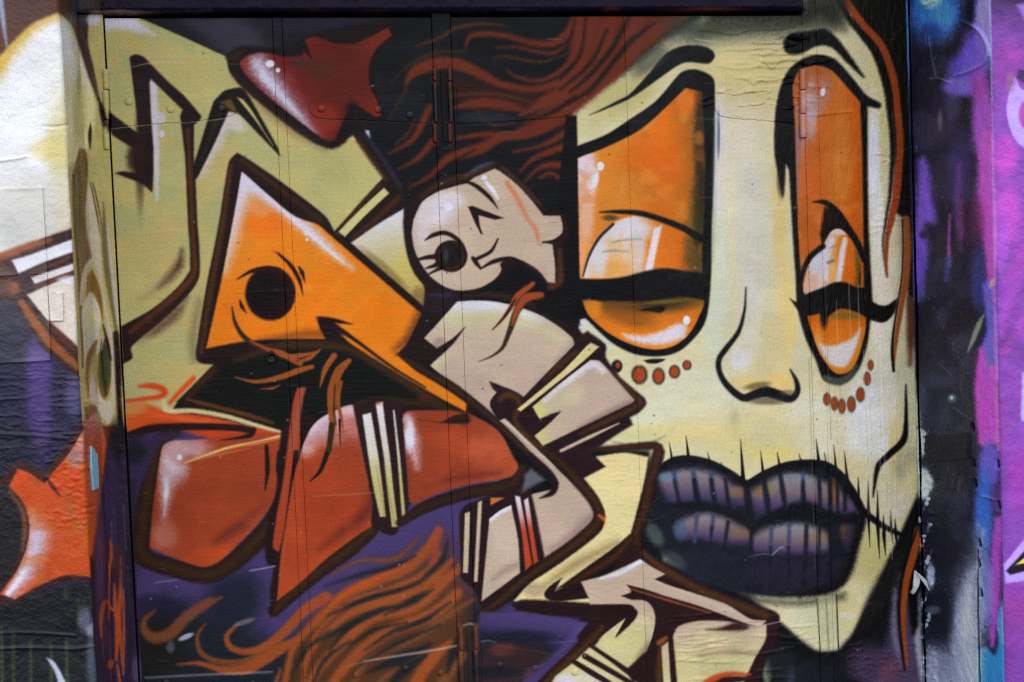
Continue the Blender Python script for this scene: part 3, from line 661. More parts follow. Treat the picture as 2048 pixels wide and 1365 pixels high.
def paint_reds():
    # orange tongue, left
    FG("232,800 ~290,806 332,824 ~400,830 ~480,846 566,866 566,878 ~500,890 ~430,880 ~340,858 ~280,862 232,900", [(0, (206, 150, 84)), (.3, (208, 96, 38)), (.7, (196, 72, 30)), (1, (186, 66, 32))], (240, 790), (330, 880), 7)
    B(262, 815, 30, 14, (196, 150, 92), .7); K("300,830 ~380,840 ~470,852", [4, 12, 6], (224, 104, 44), 10, .8)
    K("279,773 ~300,772 ~322,777 ~330,786 ~318,794 ~282,799 ~236,804", [6, 11, 13, 12, 10, 8, 5], (200, 72, 30), 6)
    K("328,803 ~331,818 ~345,823 ~385,822 ~447,832 ~513,851 ~566,866", [9, 11, 10, 9, 9, 8, 5], (208, 194, 138), 4)
    K("387,757 ~362,782 ~340,806", [10, 10, 8], (206, 84, 36), 5)
    # block one
    O("352,862 ~318,885 ~300,960 ~284,1060 ~282,1105 ~300,1122 ~402,1150 ~440,1142 ~490,1104 ~552,1034 ~560,960", [20, 30, 34, 36, 40, 36, 36, 34, 38, 40, 20], (48, 31, 27), (70, 45, 26), .85, 6)
    F("545,1010 ~560,985 566,1100 ~556,1128 ~535,1128 ~530,1080", (44, 27, 26), 6)
    b1 = "322,905 ~328,890 ~346,882 ~400,880 ~480,868 566,866 566,880 560,905 550,996 ~530,1030 ~490,1075 ~437,1124 ~404,1134 ~360,1120 299,1096 ~308,1000"
    FG(b1, [(0, (158, 64, 34)), (.5, (142, 58, 32)), (1, (168, 70, 34))], (380, 880), (410, 1130), 4)
    with clip(b1, 3):
        K("342,910 ~336,960 ~328,1036", [36, 26, 3], (206, 206, 224), 20); K("350,895 ~338,950 ~328,1030", [16, 12, 2], (214, 220, 236), 5, .9); B(372, 896, 46, 22, (206, 190, 206), .95); B(350, 930, 26, 40, (206, 190, 204), .7); B(330, 1070, 24, 30, (196, 130, 124), .6)
        K("430,1085 ~480,1050 ~520,1014", [8, 26, 6], (96, 40, 34), 20, .8); K("400,1112 ~440,1098 ~510,1060", [4, 8, 2], (176, 64, 36), 8, .7); B(420, 1110, 50, 14, (190, 76, 36), .5, 1, -10)
        mottle(b1, [(176, 70, 38), (140, 54, 32)], .3, 8, .54, 51, 40)
    B(359, 915, 5, 5.5, (222, 224, 234), 1, .25)
    K("370,926 ~450,898 ~520,884 ~566,872", [3, 6, 7, 7], (206, 180, 112), 3); K("440,903 ~500,889 ~566,876", [1, 3, 4], (190, 90, 44), 2.5); K("380,922 ~440,909 ~500,897", [1, 4, 1], (200, 120, 70), 4, .7)
    K("256,872 ~300,858 ~365,854 ~431,854 ~480,857 ~504,862", [16, 16, 15, 14, 14, 14], (46, 27, 28), 4); K("507,860 ~502,870 ~480,876 ~440,881", [12, 10, 6, 1], (46, 27, 28), 3)
    F("258,878 ~320,866 ~372,868 ~340,880 ~318,892 ~300,930 ~285,960 255,960", (58, 46, 82), 12, .9); B(270, 905, 22, 24, (34, 34, 40), .8)
    # spike
    F("562,864 592,790 632,843 ~607,890 ~589,950 575,1012 558,1004 556,920", (42, 26, 27), 5)
    F("566,862 ~580,880 ~560,960 548,1000 545,1095 556,1120 575,1090 606,900 606,860", (44, 26, 27), 5)
    F("594,776 612,776 ~601,823 ~599,900 ~590,930 ~570,1050 558,1104 ~546,1096 ~552,1040 ~566,964 ~574,900 ~586,806", (158, 64, 36), 4)
    K("604,780 ~592,850 ~584,900", [8, 12, 8], (150, 84, 72), 8, .7)
    for s, w in [("533,893 ~535,940 ~530,982", [8, 10, 2]), ("557,905 ~557,940 ~560,976", [6, 11, 2]), ("592,905 ~585,960 ~570,1056", [9, 9, 2])]:
        K(s, w, (42, 26, 29), 3)
    # block two
    O("742,1060 ~700,1098 ~640,1142 ~580,1190 ~548,1222", [30, 32, 30, 30, 24], (48, 31, 27), (70, 46, 28), .85, 5); F("552,1110 562,1105 556,1205 542,1235 540,1180", (46, 28, 26), 5)
    b2 = "607,890 ~626,852 ~656,829 ~706,812 ~716,860 ~727,915 ~745,1005 ~747,1047 ~725,1064 ~660,1112 ~600,1166 554,1202 563,1100 ~578,1010 ~589,950"
    FG(b2, [(0, (176, 104, 92)), (.2, (150, 62, 36)), (.6, (154, 60, 31)), (1, (172, 72, 36))], (655, 840), (640, 1130), 4)
    with clip(b2, 3):
        K("612,895 ~632,858 ~664,838 ~704,826", [34, 44, 44, 34], (218, 204, 220), 20, .95); K("632,870 ~660,850 ~706,850", [12, 26, 40], (196, 140, 142), 22, .7); B(640, 880, 40, 14, (188, 140, 140), .6)
        K("640,1100 ~690,1060 ~735,1020 ~742,980", [6, 22, 26, 4], (92, 36, 32), 18, .7); mottle(b2, [(184, 72, 38), (146, 56, 34)], .35, 8, .54, 61, 36)
        B(590, 1010, 16, 90, (176, 72, 42), .5)
    K("690,735 ~678,742 ~664,780 ~663,819 ~665,855 ~657,900", [8, 15, 16, 14, 13, 11], (142, 74, 30), 4); K("682,765 ~675,798 ~681,830 ~688,868", [6, 9, 7, 1], (142, 70, 30), 3.5); K("670,770 ~668,820 ~672,850", [3, 4, 2], (60, 40, 24), 3)
    K("657,900 ~640,943 ~620,963", [11, 8, 2], (34, 30, 26), 3); K("664,850 ~658,900", [12, 11], (60, 44, 28), 3); K("679,840 ~681,893", [5, 1], (30, 25, 25), 2.5)
    # dark band with pale stripes
    F("706,814 ~760,796 806,815 804,850 ~814,940 822,1006 ~800,1052 ~790,1070 ~764,1066 742,1048 745,1005 ~728,920", (48, 30, 34), 4)
    yl, wh = (194, 184, 116), (222, 218, 220)
    for s in ["725,830 742,826 757,915 ~766,985 771,1034 760,1034 ~748,980 737,915", "752,810 765,804 ~772,860 780,915 ~788,990 796,1054 784,1054 ~776,990 768,915", "786,821 789,821 800,915 811,1034 804,1034 795,915"]:
        FG(s, [(0, wh), (.35, (214, 208, 190)), (.6, yl), (1, (184, 168, 110))], (745, 815), (780, 1045), 3)
    K("767,930 790,1050", [1, 4], (140, 116, 76), 4, .5); K("752,930 770,1030", [1, 4], (140, 116, 76), 4, .5)
    B(758, 808, 7, 4, (214, 130, 80), .6)
    # block three
    O("1042,940 ~1020,970 ~930,988 ~850,1015 ~800,1046", [30, 26, 26, 24, 16], (46, 30, 30), (66, 44, 26), .7, 5)
    b3 = "805,842 ~808,828 ~820,822 ~897,822 936,826 ~996,862 ~1025,912 ~1036,935 ~1019,955 ~930,971 ~870,990 831,1009 818,1004 ~812,915"
    FG(b3, [(0, (138, 56, 33)), (.5, (148, 60, 33)), (1, (168, 80, 48))], (820, 900), (1030, 920), 4)
    with clip(b3, 3):
        K("814,840 ~824,880 ~834,935", [22, 26, 6], (206, 168, 172), 18, .95); B(819, 872, 10, 30, (222, 220, 232), .95)
        K("850,975 ~900,958 ~1000,945", [6, 14, 6], (96, 40, 34), 12, .7); B(940, 895, 90, 24, (176, 72, 40), .5, 1, 15); B(970, 905, 40, 30, (190, 96, 62), .5)
        mottle(b3, [(172, 70, 40), (140, 54, 34)], .3, 8, .55, 71, 30)
    F("834,839 ~880,844 ~912,830 ~936,838 ~934,846 ~900,848", (52, 34, 26), 4)
    B(928, 838, 14, 12, (48, 34, 24), .9)


def paint_worm_head():
    """the small pale head in profile"""
    F("808,420 ~830,390 ~872,362 ~935,345 ~985,322 ~1010,330 ~1070,388 1098,425 1132,428 ~1138,470 1120,492 1125,585 ~1150,640 ~1165,668 ~1210,690 1205,710 1140,740 900,610 830,700 790,712 ~820,680 ~844,628 ~850,580 ~827,545 ~812,500 ~806,450", (40, 27, 28), 5)
    K("840,396 ~880,368 ~940,350 ~985,332", [8, 12, 12, 6], (66, 42, 27), 7, .9); K("1005,336 ~1050,378 ~1080,410", [6, 9, 6], (72, 48, 32), 7, .9)
    K("930,352 ~960,334 ~985,326", [4, 8, 4], (80, 84, 108), 6, .7)
    F("1040,525 ~1100,570 1140,590 1160,650 1120,640 1060,610 920,600 ~950,585 ~1000,556", (24, 24, 28), 8)
    K("930,592 ~980,590 ~1030,598 ~1070,612", [6, 12, 10, 4], (62, 42, 28), 8, .8); K("1120,500 ~1120,560 ~1100,575", [8, 14, 10], (84, 46, 26), 8, .9); K("1045,520 ~1085,545 ~1105,572", [6, 10, 12], (78, 44, 28), 6, .9)
    B(890, 605, 34, 30, (44, 34, 40), .8); B(882, 590, 26, 5, (60, 54, 74), .6)
    hd = "827,440 ~844,406 ~874,385 ~910,373 934,367 ~948,356 989,338 1000,343 ~1033,369 ~1066,405 1087,432 1120,432 ~1125,450 ~1124,466 ~1112,478 1086,485 1105,490 ~1110,532 1110,566 1096,565 ~1076,540 ~1043,521 ~1020,517 ~1000,528 ~1003,540 ~989,559 ~956,577 ~916,581 ~887,572 ~857,549 ~833,510 ~824,470"
    FG(hd, [(0, (196, 176, 160)), (.5, (194, 170, 144)), (1, (190, 164, 142))], (830, 450), (1120, 470), 3)
    with clip(hd, 3):
        B(872, 420, 36, 30, (214, 206, 216), .9); B(900, 400, 30, 16, (216, 208, 214), .8); B(845, 460, 14, 30, (208, 196, 196), .8)
        B(1060, 545, 50, 14, (180, 152, 134), .5); B(900, 560, 40, 14, (200, 176, 148), .5)
        K("1014,366 ~1036,400 ~1056,440 ~1071,458 ~1078,488", [7, 9, 7, 9, 3], (206, 104, 62), 8, .9)
        mottle(hd, [(202, 182, 156), (182, 160, 140)], .3, 6, .55, 81, 30)
    B(897, 414, 9, 8, (226, 224, 234), .9, .5)
    F("910,359 ~949,366 ~979,389 ~990,405 997,420 ~980,402 ~960,384 ~940,370", (40, 25, 26), 3); B(968, 356, 6, 5, (222, 218, 232), 1, .2)
    K("972,365 ~985,380 ~996,398", [6, 8, 3], (222, 218, 232), 3)
    F("936,414 945,412 ~975,424 1009,437 990,440 957,431 ~960,452 966,470 961,468 ~950,446", (38, 24, 26), 2.5)
    B(902, 513, 33, 32, (40, 27, 22), 1, .12); B(902, 513, 27, 28, (62, 42, 26), .9, .5); B(903, 511, 20, 24, (32, 29, 30), 1, .3); B(892, 512, 5, 14, (70, 70, 72), .7)
    K("850,481 ~866,471 ~888,466 ~908,474 ~924,490 ~932,510", [2, 9, 9, 9, 8, 5], (40, 26, 24), 3)
    for s, w in [("837,519 ~856,515 ~880,513", [5, 9, 12]), ("852,537 ~868,532 ~882,526", [3, 8, 12]), ("857,549 ~872,541 ~886,534", [3, 6, 10]), ("996,478 ~982,503 ~950,520", [3, 7, 7]), ("946,517 ~953,527 ~961,537", [8, 9, 5]),
                 ("961,538 ~989,523 ~1022,518 ~1046,528", [3, 9, 9, 8])]:
        K(s, w, (38, 25, 26), 3)
    K("1086,485 ~1105,483 ~1122,472", [4, 5, 4], (40, 26, 28), 3)


def paint_worm_body():
    bd = "848,677 ~880,642 914,604 ~956,602 ~1005,607 ~1066,625 ~1109,648 ~1145,677 1148,690 1109,730 1046,795 ~1010,776 ~985,795 ~980,812 ~1000,845 ~1040,890 ~1070,915 ~1104,948 ~1114,974 1060,990 1076,1070 1087,1119 ~1145,1080 ~1185,1042 ~1190,1020 ~1172,990 ~1132,955 ~1089,913 ~1040,868 ~1000,840 ~1012,868 ~982,832 ~946,800 ~900,765 860,731 ~900,690 930,655 ~905,678 874,698"
    # neck, arms and the outline that runs round them
    F("1040,800 1046,790 1158,675 1175,662 ~1211,690 ~1212,715 1240,755 1290,797 ~1293,808 ~1280,824 1260,836 1266,850 ~1240,866 1180,905 1110,930 1060,890 1000,800", (46, 28, 32), 5)
    FG(bd, [(0, (216, 212, 218)), (.12, (206, 198, 158)), (.35, (196, 176, 150)), (1, (190, 164, 144))], (1000, 605), (1010, 760), 3)
    with clip(bd, 3):
        K("920,612 ~960,608 ~1010,614 ~1080,640", [12, 20, 22, 14], (220, 216, 220), 14, .95); K("920,640 ~990,640 ~1060,650 ~1120,680", [16, 20, 16, 14], (200, 192, 146), 18, .8)
        B(875, 715, 20, 26, (206, 198, 140), .8, 1, 40); K("868,722 ~890,700 ~906,684", [6, 8, 4], (214, 210, 222), 8, .8)
        B(880, 690, 14, 14, (130, 106, 100), .6); K("1110,725 ~1135,700 ~1146,684", [4, 10, 6], (150, 122, 116), 14, .7)
        mottle(bd, [(200, 178, 146), (182, 160, 144)], .35, 6, .54, 91, 40)
        K("1100,1100 ~1150,1066 ~1182,1034", [4, 16, 10], (140, 106, 104), 16, .7)
    # outlines of the arm
    O("800,712 ~838,736 ~897,770 ~946,806 ~989,842 ~1029,880 ~1062,912", [6, 18, 20, 18, 16, 14, 10], (42, 27, 27), (70, 46, 28), .9, 4)
    K("1062,912 ~1096,945 ~1110,968 ~1104,986 ~1080,997", [12, 15, 15, 12, 2], (44, 27, 32), 4)
    F("848,678 874,697 ~905,678 930,655 ~905,690 860,731 ~830,722 800,710 ~820,690", (40, 27, 28), 4)
    F("979,763 ~1005,773 ~1046,794 1040,822 1066,815 1084,845 1068,872 ~1088,895 1120,900 1180,880 1180,905 1120,925 ~1068,900 ~1010,846 ~986,822 ~984,800 ~996,790 ~984,776", (46, 28, 33), 4)
    K("1000,800 ~1012,790 ~1030,794 ~1040,810 ~1030,840 ~1060,880 ~1100,905", [10, 14, 12, 8, 8, 10, 8], (84, 50, 24), 8, .9)
    F("1000,842 ~1015,852 ~1060,895 ~1100,930 1110,935 ~1090,914 ~1050,876 ~1010,838", (200, 178, 158), 3)
    O("1090,900 ~1120,922 ~1150,956 ~1188,1000 ~1200,1032 ~1186,1058 ~1132,1102 ~1049,1158 ~1000,1200 ~965,1225", [14, 20, 24, 26, 26, 26, 26, 26, 28, 14], (44, 28, 28), (74, 48, 26), .9, 5)
    F("1100,905 ~1160,900 ~1180,905 1212,934 1168,957 ~1140,930", (48, 29, 33), 4)
    K("1198,1032 ~1212,1042 ~1208,1058", [3, 8, 3], (206, 96, 40), 5)
    # cuffs
    F("1181,686 1198,694 ~1158,730 1041,823 1035,819 ~1125,743", (214, 198, 134), 3); K("1150,706 ~1120,730 ~1090,760", [10, 12, 8], (78, 48, 28), 7, .8, 0)
    F("1176,690 1194,696 1150,736 1042,822 1036,819 1128,742", (216, 200, 138), 2.5)
    cf = "1065,814 ~1120,768 1181,721 ~1198,722 1214,737 1269,800 1264,806 ~1180,846 1086,892 1069,872 ~1096,850 1119,827 1082,842"
    FG(cf, [(0, (206, 194, 132)), (.25, (196, 174, 146)), (1, (190, 166, 146))], (1070, 825), (1190, 800), 3)
    with clip(cf, 2):
        K("1090,800 ~1140,758 ~1184,728 ~1206,742", [8, 14, 16, 10], (220, 214, 222), 10, .9); B(1080, 824, 14, 14, (208, 200, 122), .9); B(1130, 800, 40, 20, (202, 188, 152), .7, 1, -35)
        K("1160,856 ~1220,826 ~1262,804", [6, 14, 8], (130, 92, 90), 12, .7)
    K("1085,840 ~1105,832 ~1120,824", [8, 9, 2], (46, 28, 33), 4)
    K("1225,745 ~1262,786 ~1280,806 ~1240,830 ~1160,868", [6, 9, 11, 10, 6], (80, 50, 28), 7, .85)
    K("1122,902 ~1180,874 ~1238,847", [6, 7, 2], (200, 172, 148), 3)
    # two orange wisps over the neck
    w1 = (150, 66, 32)
    K("1066,568 ~1036,592 ~1020,618 ~1000,645 ~985,660", [9, 13, 9, 5, 1], w1, 3.5); K("1030,600 ~1012,630 ~985,660", [3, 5, 1], (44, 28, 26), 3)
    K("1084,594 ~1055,597 ~1034,622 ~1020,660 ~1005,696 ~985,712 ~958,724", [12, 19, 15, 11, 7, 4, 1], (58, 42, 28), 3.5); K("1082,590 ~1053,596 ~1034,622 ~1024,650", [11, 16, 11, 4], w1, 4)


def paint_lower():
    # striped cuff at the bottom of the arm
    F("918,1030 ~930,1012 1042,968 ~1062,985 1090,1118 ~1040,1160 ~985,1206 962,1216 948,1180 922,1158", (46, 29, 33), 5)
    F("1044,985 1090,960 1062,938 1050,950", (110, 112, 122), 8, .8); F("981,1011 1009,996 981,996", (196, 110, 50), 3)
    for s in ["930,1027 940,1024 936,1146 926,1146", "956,1005 964,1002 955,1164 948,1164"]:
        F(s, (198, 176, 146), 2.5)
    tp = "979,1038 ~1000,1022 1022,1011 ~1036,1080 1040,1146 ~1000,1176 963,1203 ~970,1130"
    F(tp, (194, 170, 146), 3)
    with clip(tp, 2):
        K("980,1040 ~1000,1024 ~1024,1012", [8, 10, 8], (220, 220, 230), 7); K("985,1160 ~1010,1142 ~1040,1128", [3, 12, 8], (150, 116, 112), 14, .7); B(1010, 1080, 26, 40, (202, 180, 160), .5)
    for s in ["1030,992 1040,994 ~1052,1060 1064,1129 1051,1142 ~1044,1070", "1048,1001 1056,996 ~1066,1060 1076,1123 1068,1129 ~1058,1065"]:
        FG(s, [(0, (222, 218, 226)), (.3, (206, 160, 160)), (.5, (176, 70, 50)), (1, (170, 66, 38))], (1040, 995), (1062, 1130), 3)
    # yellow lightning limb
    O("1180,900 ~1240,896 ~1312,892 ~1318,905 ~1302,960 ~1288,1020 ~1270,1074 ~1275,1090", [6, 12, 16, 24, 24, 26, 30, 20], (46, 29, 28), (78, 46, 26), .9, 5)
    yl = "1168,957 1212,934 1190,915 ~1250,905 1297,915 ~1284,981 1260,1072 ~1185,1126 ~1130,1168 1112,1180 1124,1156 ~1089,1186 ~1092,1199 ~1120,1203 1180,1197 1162,1164 1166,1150 1090,1150 1059,1170 1028,1198 ~1059,1209 1180,1208 1264,1205 1264,1215 1100,1216 1030,1206 ~1059,1169 ~1132,1119 ~1198,1067 ~1212,1037 ~1198,997"
    F("1168,957 1212,934 1192,914 ~1250,906 1297,915 ~1284,981 1260,1072 ~1185,1126 ~1124,1170 1110,1180 1160,1165 1180,1200 1262,1206 ~1100,1214 1028,1202 ~1059,1169 ~1132,1119 ~1198,1067 ~1212,1037 ~1198,997", (226, 208, 148), 4)
    with clip("1168,957 1212,934 1192,914 ~1250,906 1297,915 ~1284,981 1260,1072 ~1185,1126 ~1124,1170 1110,1180 1180,1200 1028,1202 ~1059,1169 ~1132,1119 ~1198,1067 ~1212,1037 ~1198,997", 3):
        mottle("1020,910 1300,910 1300,1210 1020,1210", [(232, 206, 146), (214, 208, 146)], .5, 8, .52, 111, 30)
        K("1235,1085 ~1150,1130 ~1090,1170", [10, 18, 8], (140, 110, 70), 18, .7); B(1070, 1180, 22, 14, (160, 128, 104), .6)
    O("1262,1078 ~1231,1112 ~1180,1145 ~1128,1176", [18, 26, 20, 6], (44, 27, 26), (84, 46, 24), .8, 4)
    F("1124,1156 ~1100,1172 ~1088,1188 ~1094,1199 ~1118,1203 1178,1197 1162,1164 ~1135,1172 1110,1182", (44, 27, 28), 3)
    # pale lower limb
    F("1262,1085 1290,1098 ~1320,1128 ~1400,1168 ~1499,1206 ~1548,1222 ~1560,1236 1545,1260 1532,1300 1500,1400 1150,1400 1100,1380 1200,1240 1030,1222 ~1040,1200 1180,1206", (48, 29, 30), 5)
    K("1288,1108 ~1330,1140 ~1400,1180 ~1490,1216 ~1545,1236", [10, 16, 14, 16, 14], (80, 50, 28), 8, .9)
    tl = "1162,1164 ~1211,1150 1280,1119 ~1300,1132 1330,1149 1308,1159 ~1340,1172 ~1450,1208 ~1500,1238 1533,1242 ~1520,1252 1496,1249 ~1400,1213 ~1330,1192 1254,1170 1268,1184 1243,1192 ~1262,1200 ~1290,1202 ~1306,1218 ~1310,1245 ~1300,1285 1272,1347 1290,1400 1180,1400 1150,1340 1185,1286 1250,1238 ~1231,1274 ~1258,1246 ~1270,1224 ~1262,1210 1180,1209 1178,1197"
    F(tl, (196, 170, 148), 3)
    with clip(tl, 2):
        K("1200,1158 ~1240,1146 ~1284,1122", [4, 8, 8], (220, 220, 232), 5); F("1180,1290 1250,1236 1300,1235 1292,1300 1270,1350 1180,1400", (206, 196, 138), 22)
        mottle("1170,1230 1310,1230 1300,1390 1170,1390", [(190, 190, 136), (216, 196, 150)], .5, 8, .5, 121, 22); K("1268,1345 ~1285,1310 ~1296,1290", [10, 14, 6], (120, 86, 66), 14, .7)
        K("1310,1162 ~1400,1196 ~1490,1236", [4, 8, 6], (204, 184, 166), 8, .6)
    K("1030,1211 ~1099,1222 ~1198,1222 ~1252,1220 ~1268,1226 ~1258,1246 ~1232,1274", [10, 18, 20, 20, 15, 9, 2], (44, 27, 30), 4)
    F("1180,1215 1250,1225 1222,1252 1185,1284 1160,1300 1150,1250", (46, 29, 30), 4)
    F("1243,1193 ~1262,1184 1254,1170 ~1300,1182 ~1345,1200 ~1400,1220 ~1430,1236 ~1395,1240 ~1352,1250 ~1345,1270 1345,1300 1310,1300 ~1314,1245 ~1308,1216 ~1290,1200", (48, 29, 30), 3)
    K("1262,1178 ~1330,1199 ~1420,1226", [2, 4, 2], (176, 80, 46), 4, .8)
    # purple nook
    pn = "960,1225 1000,1226 ~1090,1234 1174,1246 1132,1301 1060,1352 1000,1400 940,1400"
    FG(pn, [(0, (78, 62, 112)), (.3, (66, 54, 96)), (.55, (34, 38, 50)), (1, (60, 44, 48))], (1040, 1228), (1020, 1340), 6)
    with clip(pn, 4):
        K("1172,1250 ~1130,1300 ~1060,1352", [22, 20, 18], (82, 66, 118), 14, .9); B(1040, 1275, 70, 14, (32, 36, 48), .8); B(1010, 1300, 30, 14, (104, 52, 44), .7); B(1060, 1310, 40, 20, (62, 40, 40), .8); B(980, 1345, 60, 12, (34, 36, 44), .8)
        B(1080, 1350, 30, 12, (96, 46, 40), .6)
    O("1203,1256 ~1175,1288 ~1145,1316 ~1095,1362 ~1060,1400", [20, 28, 28, 26, 24], (46, 29, 27), (80, 52, 28), .9, 5)
    F("1112,1352 ~1150,1322 1184,1290 1262,1344 1310,1400 1300,1440 1050,1440", (208, 194, 142), 4); B(1180, 1370, 40, 24, (214, 204, 186), .8)
    for s, w in [("1180,1291 ~1220,1318 ~1262,1348 1310,1384", [8, 9, 12, 14]), ("1170,1313 ~1210,1336 ~1256,1363 1300,1392", [12, 11, 10, 12]), ("1148,1324 ~1185,1347 ~1220,1368 1280,1410", [10, 12, 11, 10])]:
        K(s, w, (48, 30, 33), 3)
    B(1130, 1362, 18, 14, (214, 208, 220), .9); F("1252,1340 1290,1305 1300,1360 1265,1365", (48, 30, 30), 5)
    K("1328,1285 ~1320,1330 ~1318,1400", [14, 14, 12], (84, 54, 26), 8, .9); K("1318,1286 ~1332,1276", [10, 6], (150, 84, 44), 6, .9)
    FG("1323,1294 1336,1284 1342,1370 1345,1420 1330,1420", [(0, (200, 176, 146)), (1, (206, 194, 140))], (1330, 1290), (1335, 1370), 3)
    lp = "1346,1272 ~1356,1254 ~1390,1243 ~1450,1243 1500,1252 1535,1250 ~1532,1280 ~1512,1312 1494,1352 1470,1420 1360,1420"
    FG(lp, [(0, (196, 168, 150)), (.4, (200, 178, 144)), (.7, (204, 192, 138)), (1, (206, 190, 134))], (1440, 1245), (1430, 1350), 4)
    with clip(lp, 3):
        mottle(lp, [(214, 196, 146), (182, 176, 128)], .5, 6, .52, 131, 26); K("1400,1312 ~1460,1304 ~1520,1308", [4, 8, 6], (120, 96, 70), 10, .6)
    F("1412,1260 ~1440,1256 ~1470,1246 1494,1250 ~1498,1256 ~1480,1262 ~1440,1262", (62, 34, 36), 6)
    K("1405,1372 ~1433,1355 ~1466,1348 ~1500,1350", [14, 12, 9, 4], (186, 74, 34), 5); K("1420,1378 ~1450,1362 ~1500,1358", [16, 16, 10], (56, 30, 26), 6)
    K("1546,1244 ~1542,1280 ~1520,1330 ~1500,1400", [26, 22, 18, 16], (50, 28, 32), 5)
    B(1562, 1330, 30, 40, (38, 40, 44), .9)


def paint_left_wall():
    with clip("-300,-300 104,-300 119,0 193,1365 212,1700 -300,1700", 3):
        F("-300,-300 300,-300 300,200 -300,200", (92, 56, 40), 3); B(60, 10, 60, 40, (78, 50, 44), .8)
        K("-2,-20 ~6,40 ~14,95", [12, 9, 3], (150, 160, 196), 6, .9); B(112, 10, 14, 30, (84, 46, 30), .6)
        F("-40,150 ~0,112 ~30,80 ~70,45 117,26 200,60 200,470 -60,540 -300,560 -300,300", (204, 168, 82), 7)
        F("-40,200 ~0,158 ~40,98 ~80,56 ~118,42 200,60 200,480 -60,540 -300,560 -300,300", (232, 230, 230), 22)
        B(122, 270, 30, 110, (212, 200, 138), .9); B(40, 225, 50, 60, (250, 250, 250), .95); B(70, 316, 16, 14, (250, 248, 246), .95, .6)
        B(100, 160, 30, 80, (240, 238, 232), .8); B(100, 300, 40, 22, (222, 202, 128), .7); B(60, 420, 90, 70, (206, 202, 190), .8); B(130, 430, 22, 60, (214, 202, 170), .7)
        B(40, 470, 50, 40, (200, 198, 190), .7)
        F("-200,560 -10,520 ~60,490 160,440 190,760 120,720 30,610 -200,700", (206, 190, 168), 14)
        # navy below
        F("-300,560 0,575 30,605 ~60,650 ~100,700 165,760 200,900 200,1700 -300,1700", (42, 38, 66), 10)
        B(78, 720, 26, 40, (92, 70, 140), .8); B(78, 810, 24, 110, (80, 56, 120), .8); B(20, 650, 40, 40, (44, 42, 66), .7); B(150, 790, 20, 40, (96, 86, 130), .6)
        B(20, 900, 60, 60, (34, 36, 48), .6)
        # striped arm
        F("-60,520 0,512 ~88,476 150,455 165,560 165,760 ~130,735 ~80,690 ~40,625 ~10,600 -60,580", (60, 34, 36), 5)
        K("-30,520 ~0,514 ~60,492 ~100,480", [18, 16, 14, 6], (150, 76, 34), 8); B(25, 576, 14, 12, (150, 78, 40), .9); B(5, 560, 20, 40, (96, 50, 36), .7)
        F("23,521 ~60,510 150,477 153,502 ~90,524 37,547", (226, 224, 230), 4); K("60,548 ~110,528 ~150,510", [4, 7, 5], (110, 52, 30), 6, .8)
        F("62,556 156,524 158,538 70,568", (220, 210, 206), 4); K("70,574 ~120,556 ~158,540", [6, 7, 6], (110, 56, 34), 5, .8)
        F("54,590 ~98,570 160,548 158,698 ~130,672 ~97,643", (216, 204, 190), 4); B(140, 560, 24, 8, (220, 220, 230), .8)
        K("38,604 ~70,645 ~100,684 ~135,716 ~165,742", [22, 28, 28, 24, 20], (54, 34, 30), 8); K("42,604 ~72,648 ~100,684 ~135,716 ~165,742", [12, 18, 20, 16, 12], (146, 76, 34), 7)
        K("98,648 ~130,680 ~160,705", [10, 14, 12], (92, 44, 40), 6)
        # orange star
        F("-20,950 ~4,955 20,930 ~40,920 ~70,935 90,945 ~120,905 ~150,865 178,815 200,820 215,1200 ~170,1166 ~130,1164 ~85,1182 30,1215 -20,1215 -60,1150", (66, 34, 34), 9)
        F("-60,990 16,972 ~40,1003 ~50,1038 ~46,1082 ~28,1135 -10,1190 -100,1170", (36, 34, 40), 8); K("20,985 ~44,1020 ~50,1060 ~44,1100", [6, 10, 10, 5], (126, 78, 36), 8, .8)
        st = "18,973 36,938 ~60,948 90,968 97,955 ~140,905 172,850 200,850 215,1180 176,1153 ~132,1151 ~88,1167 ~53,1185 30,1199 ~14,1192 0,1189 ~38,1135 ~57,1082 ~58,1038 ~45,1003"
        FG(st, [(0, (196, 68, 24)), (.5, (186, 78, 32)), (1, (192, 72, 32))], (80, 940), (110, 1180), 4)
        with clip(st, 3):
            K("66,1030 ~74,1070 ~60,1130 ~20,1190", [8, 40, 36, 14], (206, 186, 206), 30); K("60,1110 ~44,1150 ~16,1188", [6, 12, 10], (226, 220, 236), 8)
            B(150, 915, 18, 22, (164, 134, 136), .8, 1, -30); B(165, 880, 14, 24, (206, 160, 150), .7)
            mottle(st, [(150, 84, 40), (196, 96, 30)], .5, 8, .56, 141, 22)
        K("95,958 ~106,975 ~120,992", [5, 8, 3], (70, 36, 34), 4)
        # lower wall
        F("-300,1200 0,1215 ~60,1195 ~130,1172 182,1165 200,1200 230,1700 -300,1700", (31, 34, 39), 18)
        for x, y0, y1, a in [(3, 1255, 1420, .9), (26, 1265, 1420, .7), (61, 1285, 1420, .8), (102, 1290, 1420, .9), (133, 1278, 1420, .9), (182, 1180, 1215, .9), (157, 1200, 1250, .6), (130, 1178, 1194, .6), (-40, 1250, 1420, .8), (-80, 1280, 1450, .7)]:
            K("%d,%d ~%d,%d %d,%d" % (x, y0, x + 1, (y0 + y1) // 2, x + 2, y1), [3, 6, 5], (92, 106, 52), 8, a * .7)
        F("93,1316 ~110,1326 130,1362 140,1400 122,1400 ~112,1350", (186, 190, 206), 4)
        B(170, 1240, 14, 26, (112, 112, 132), .7); K("188,1195 ~192,1225 ~186,1248", [6, 8, 4], (54, 120, 160), 5, .9); B(185, 1262, 12, 12, (160, 160, 180), .7); B(185, 1320, 12, 60, (110, 120, 140), .5)


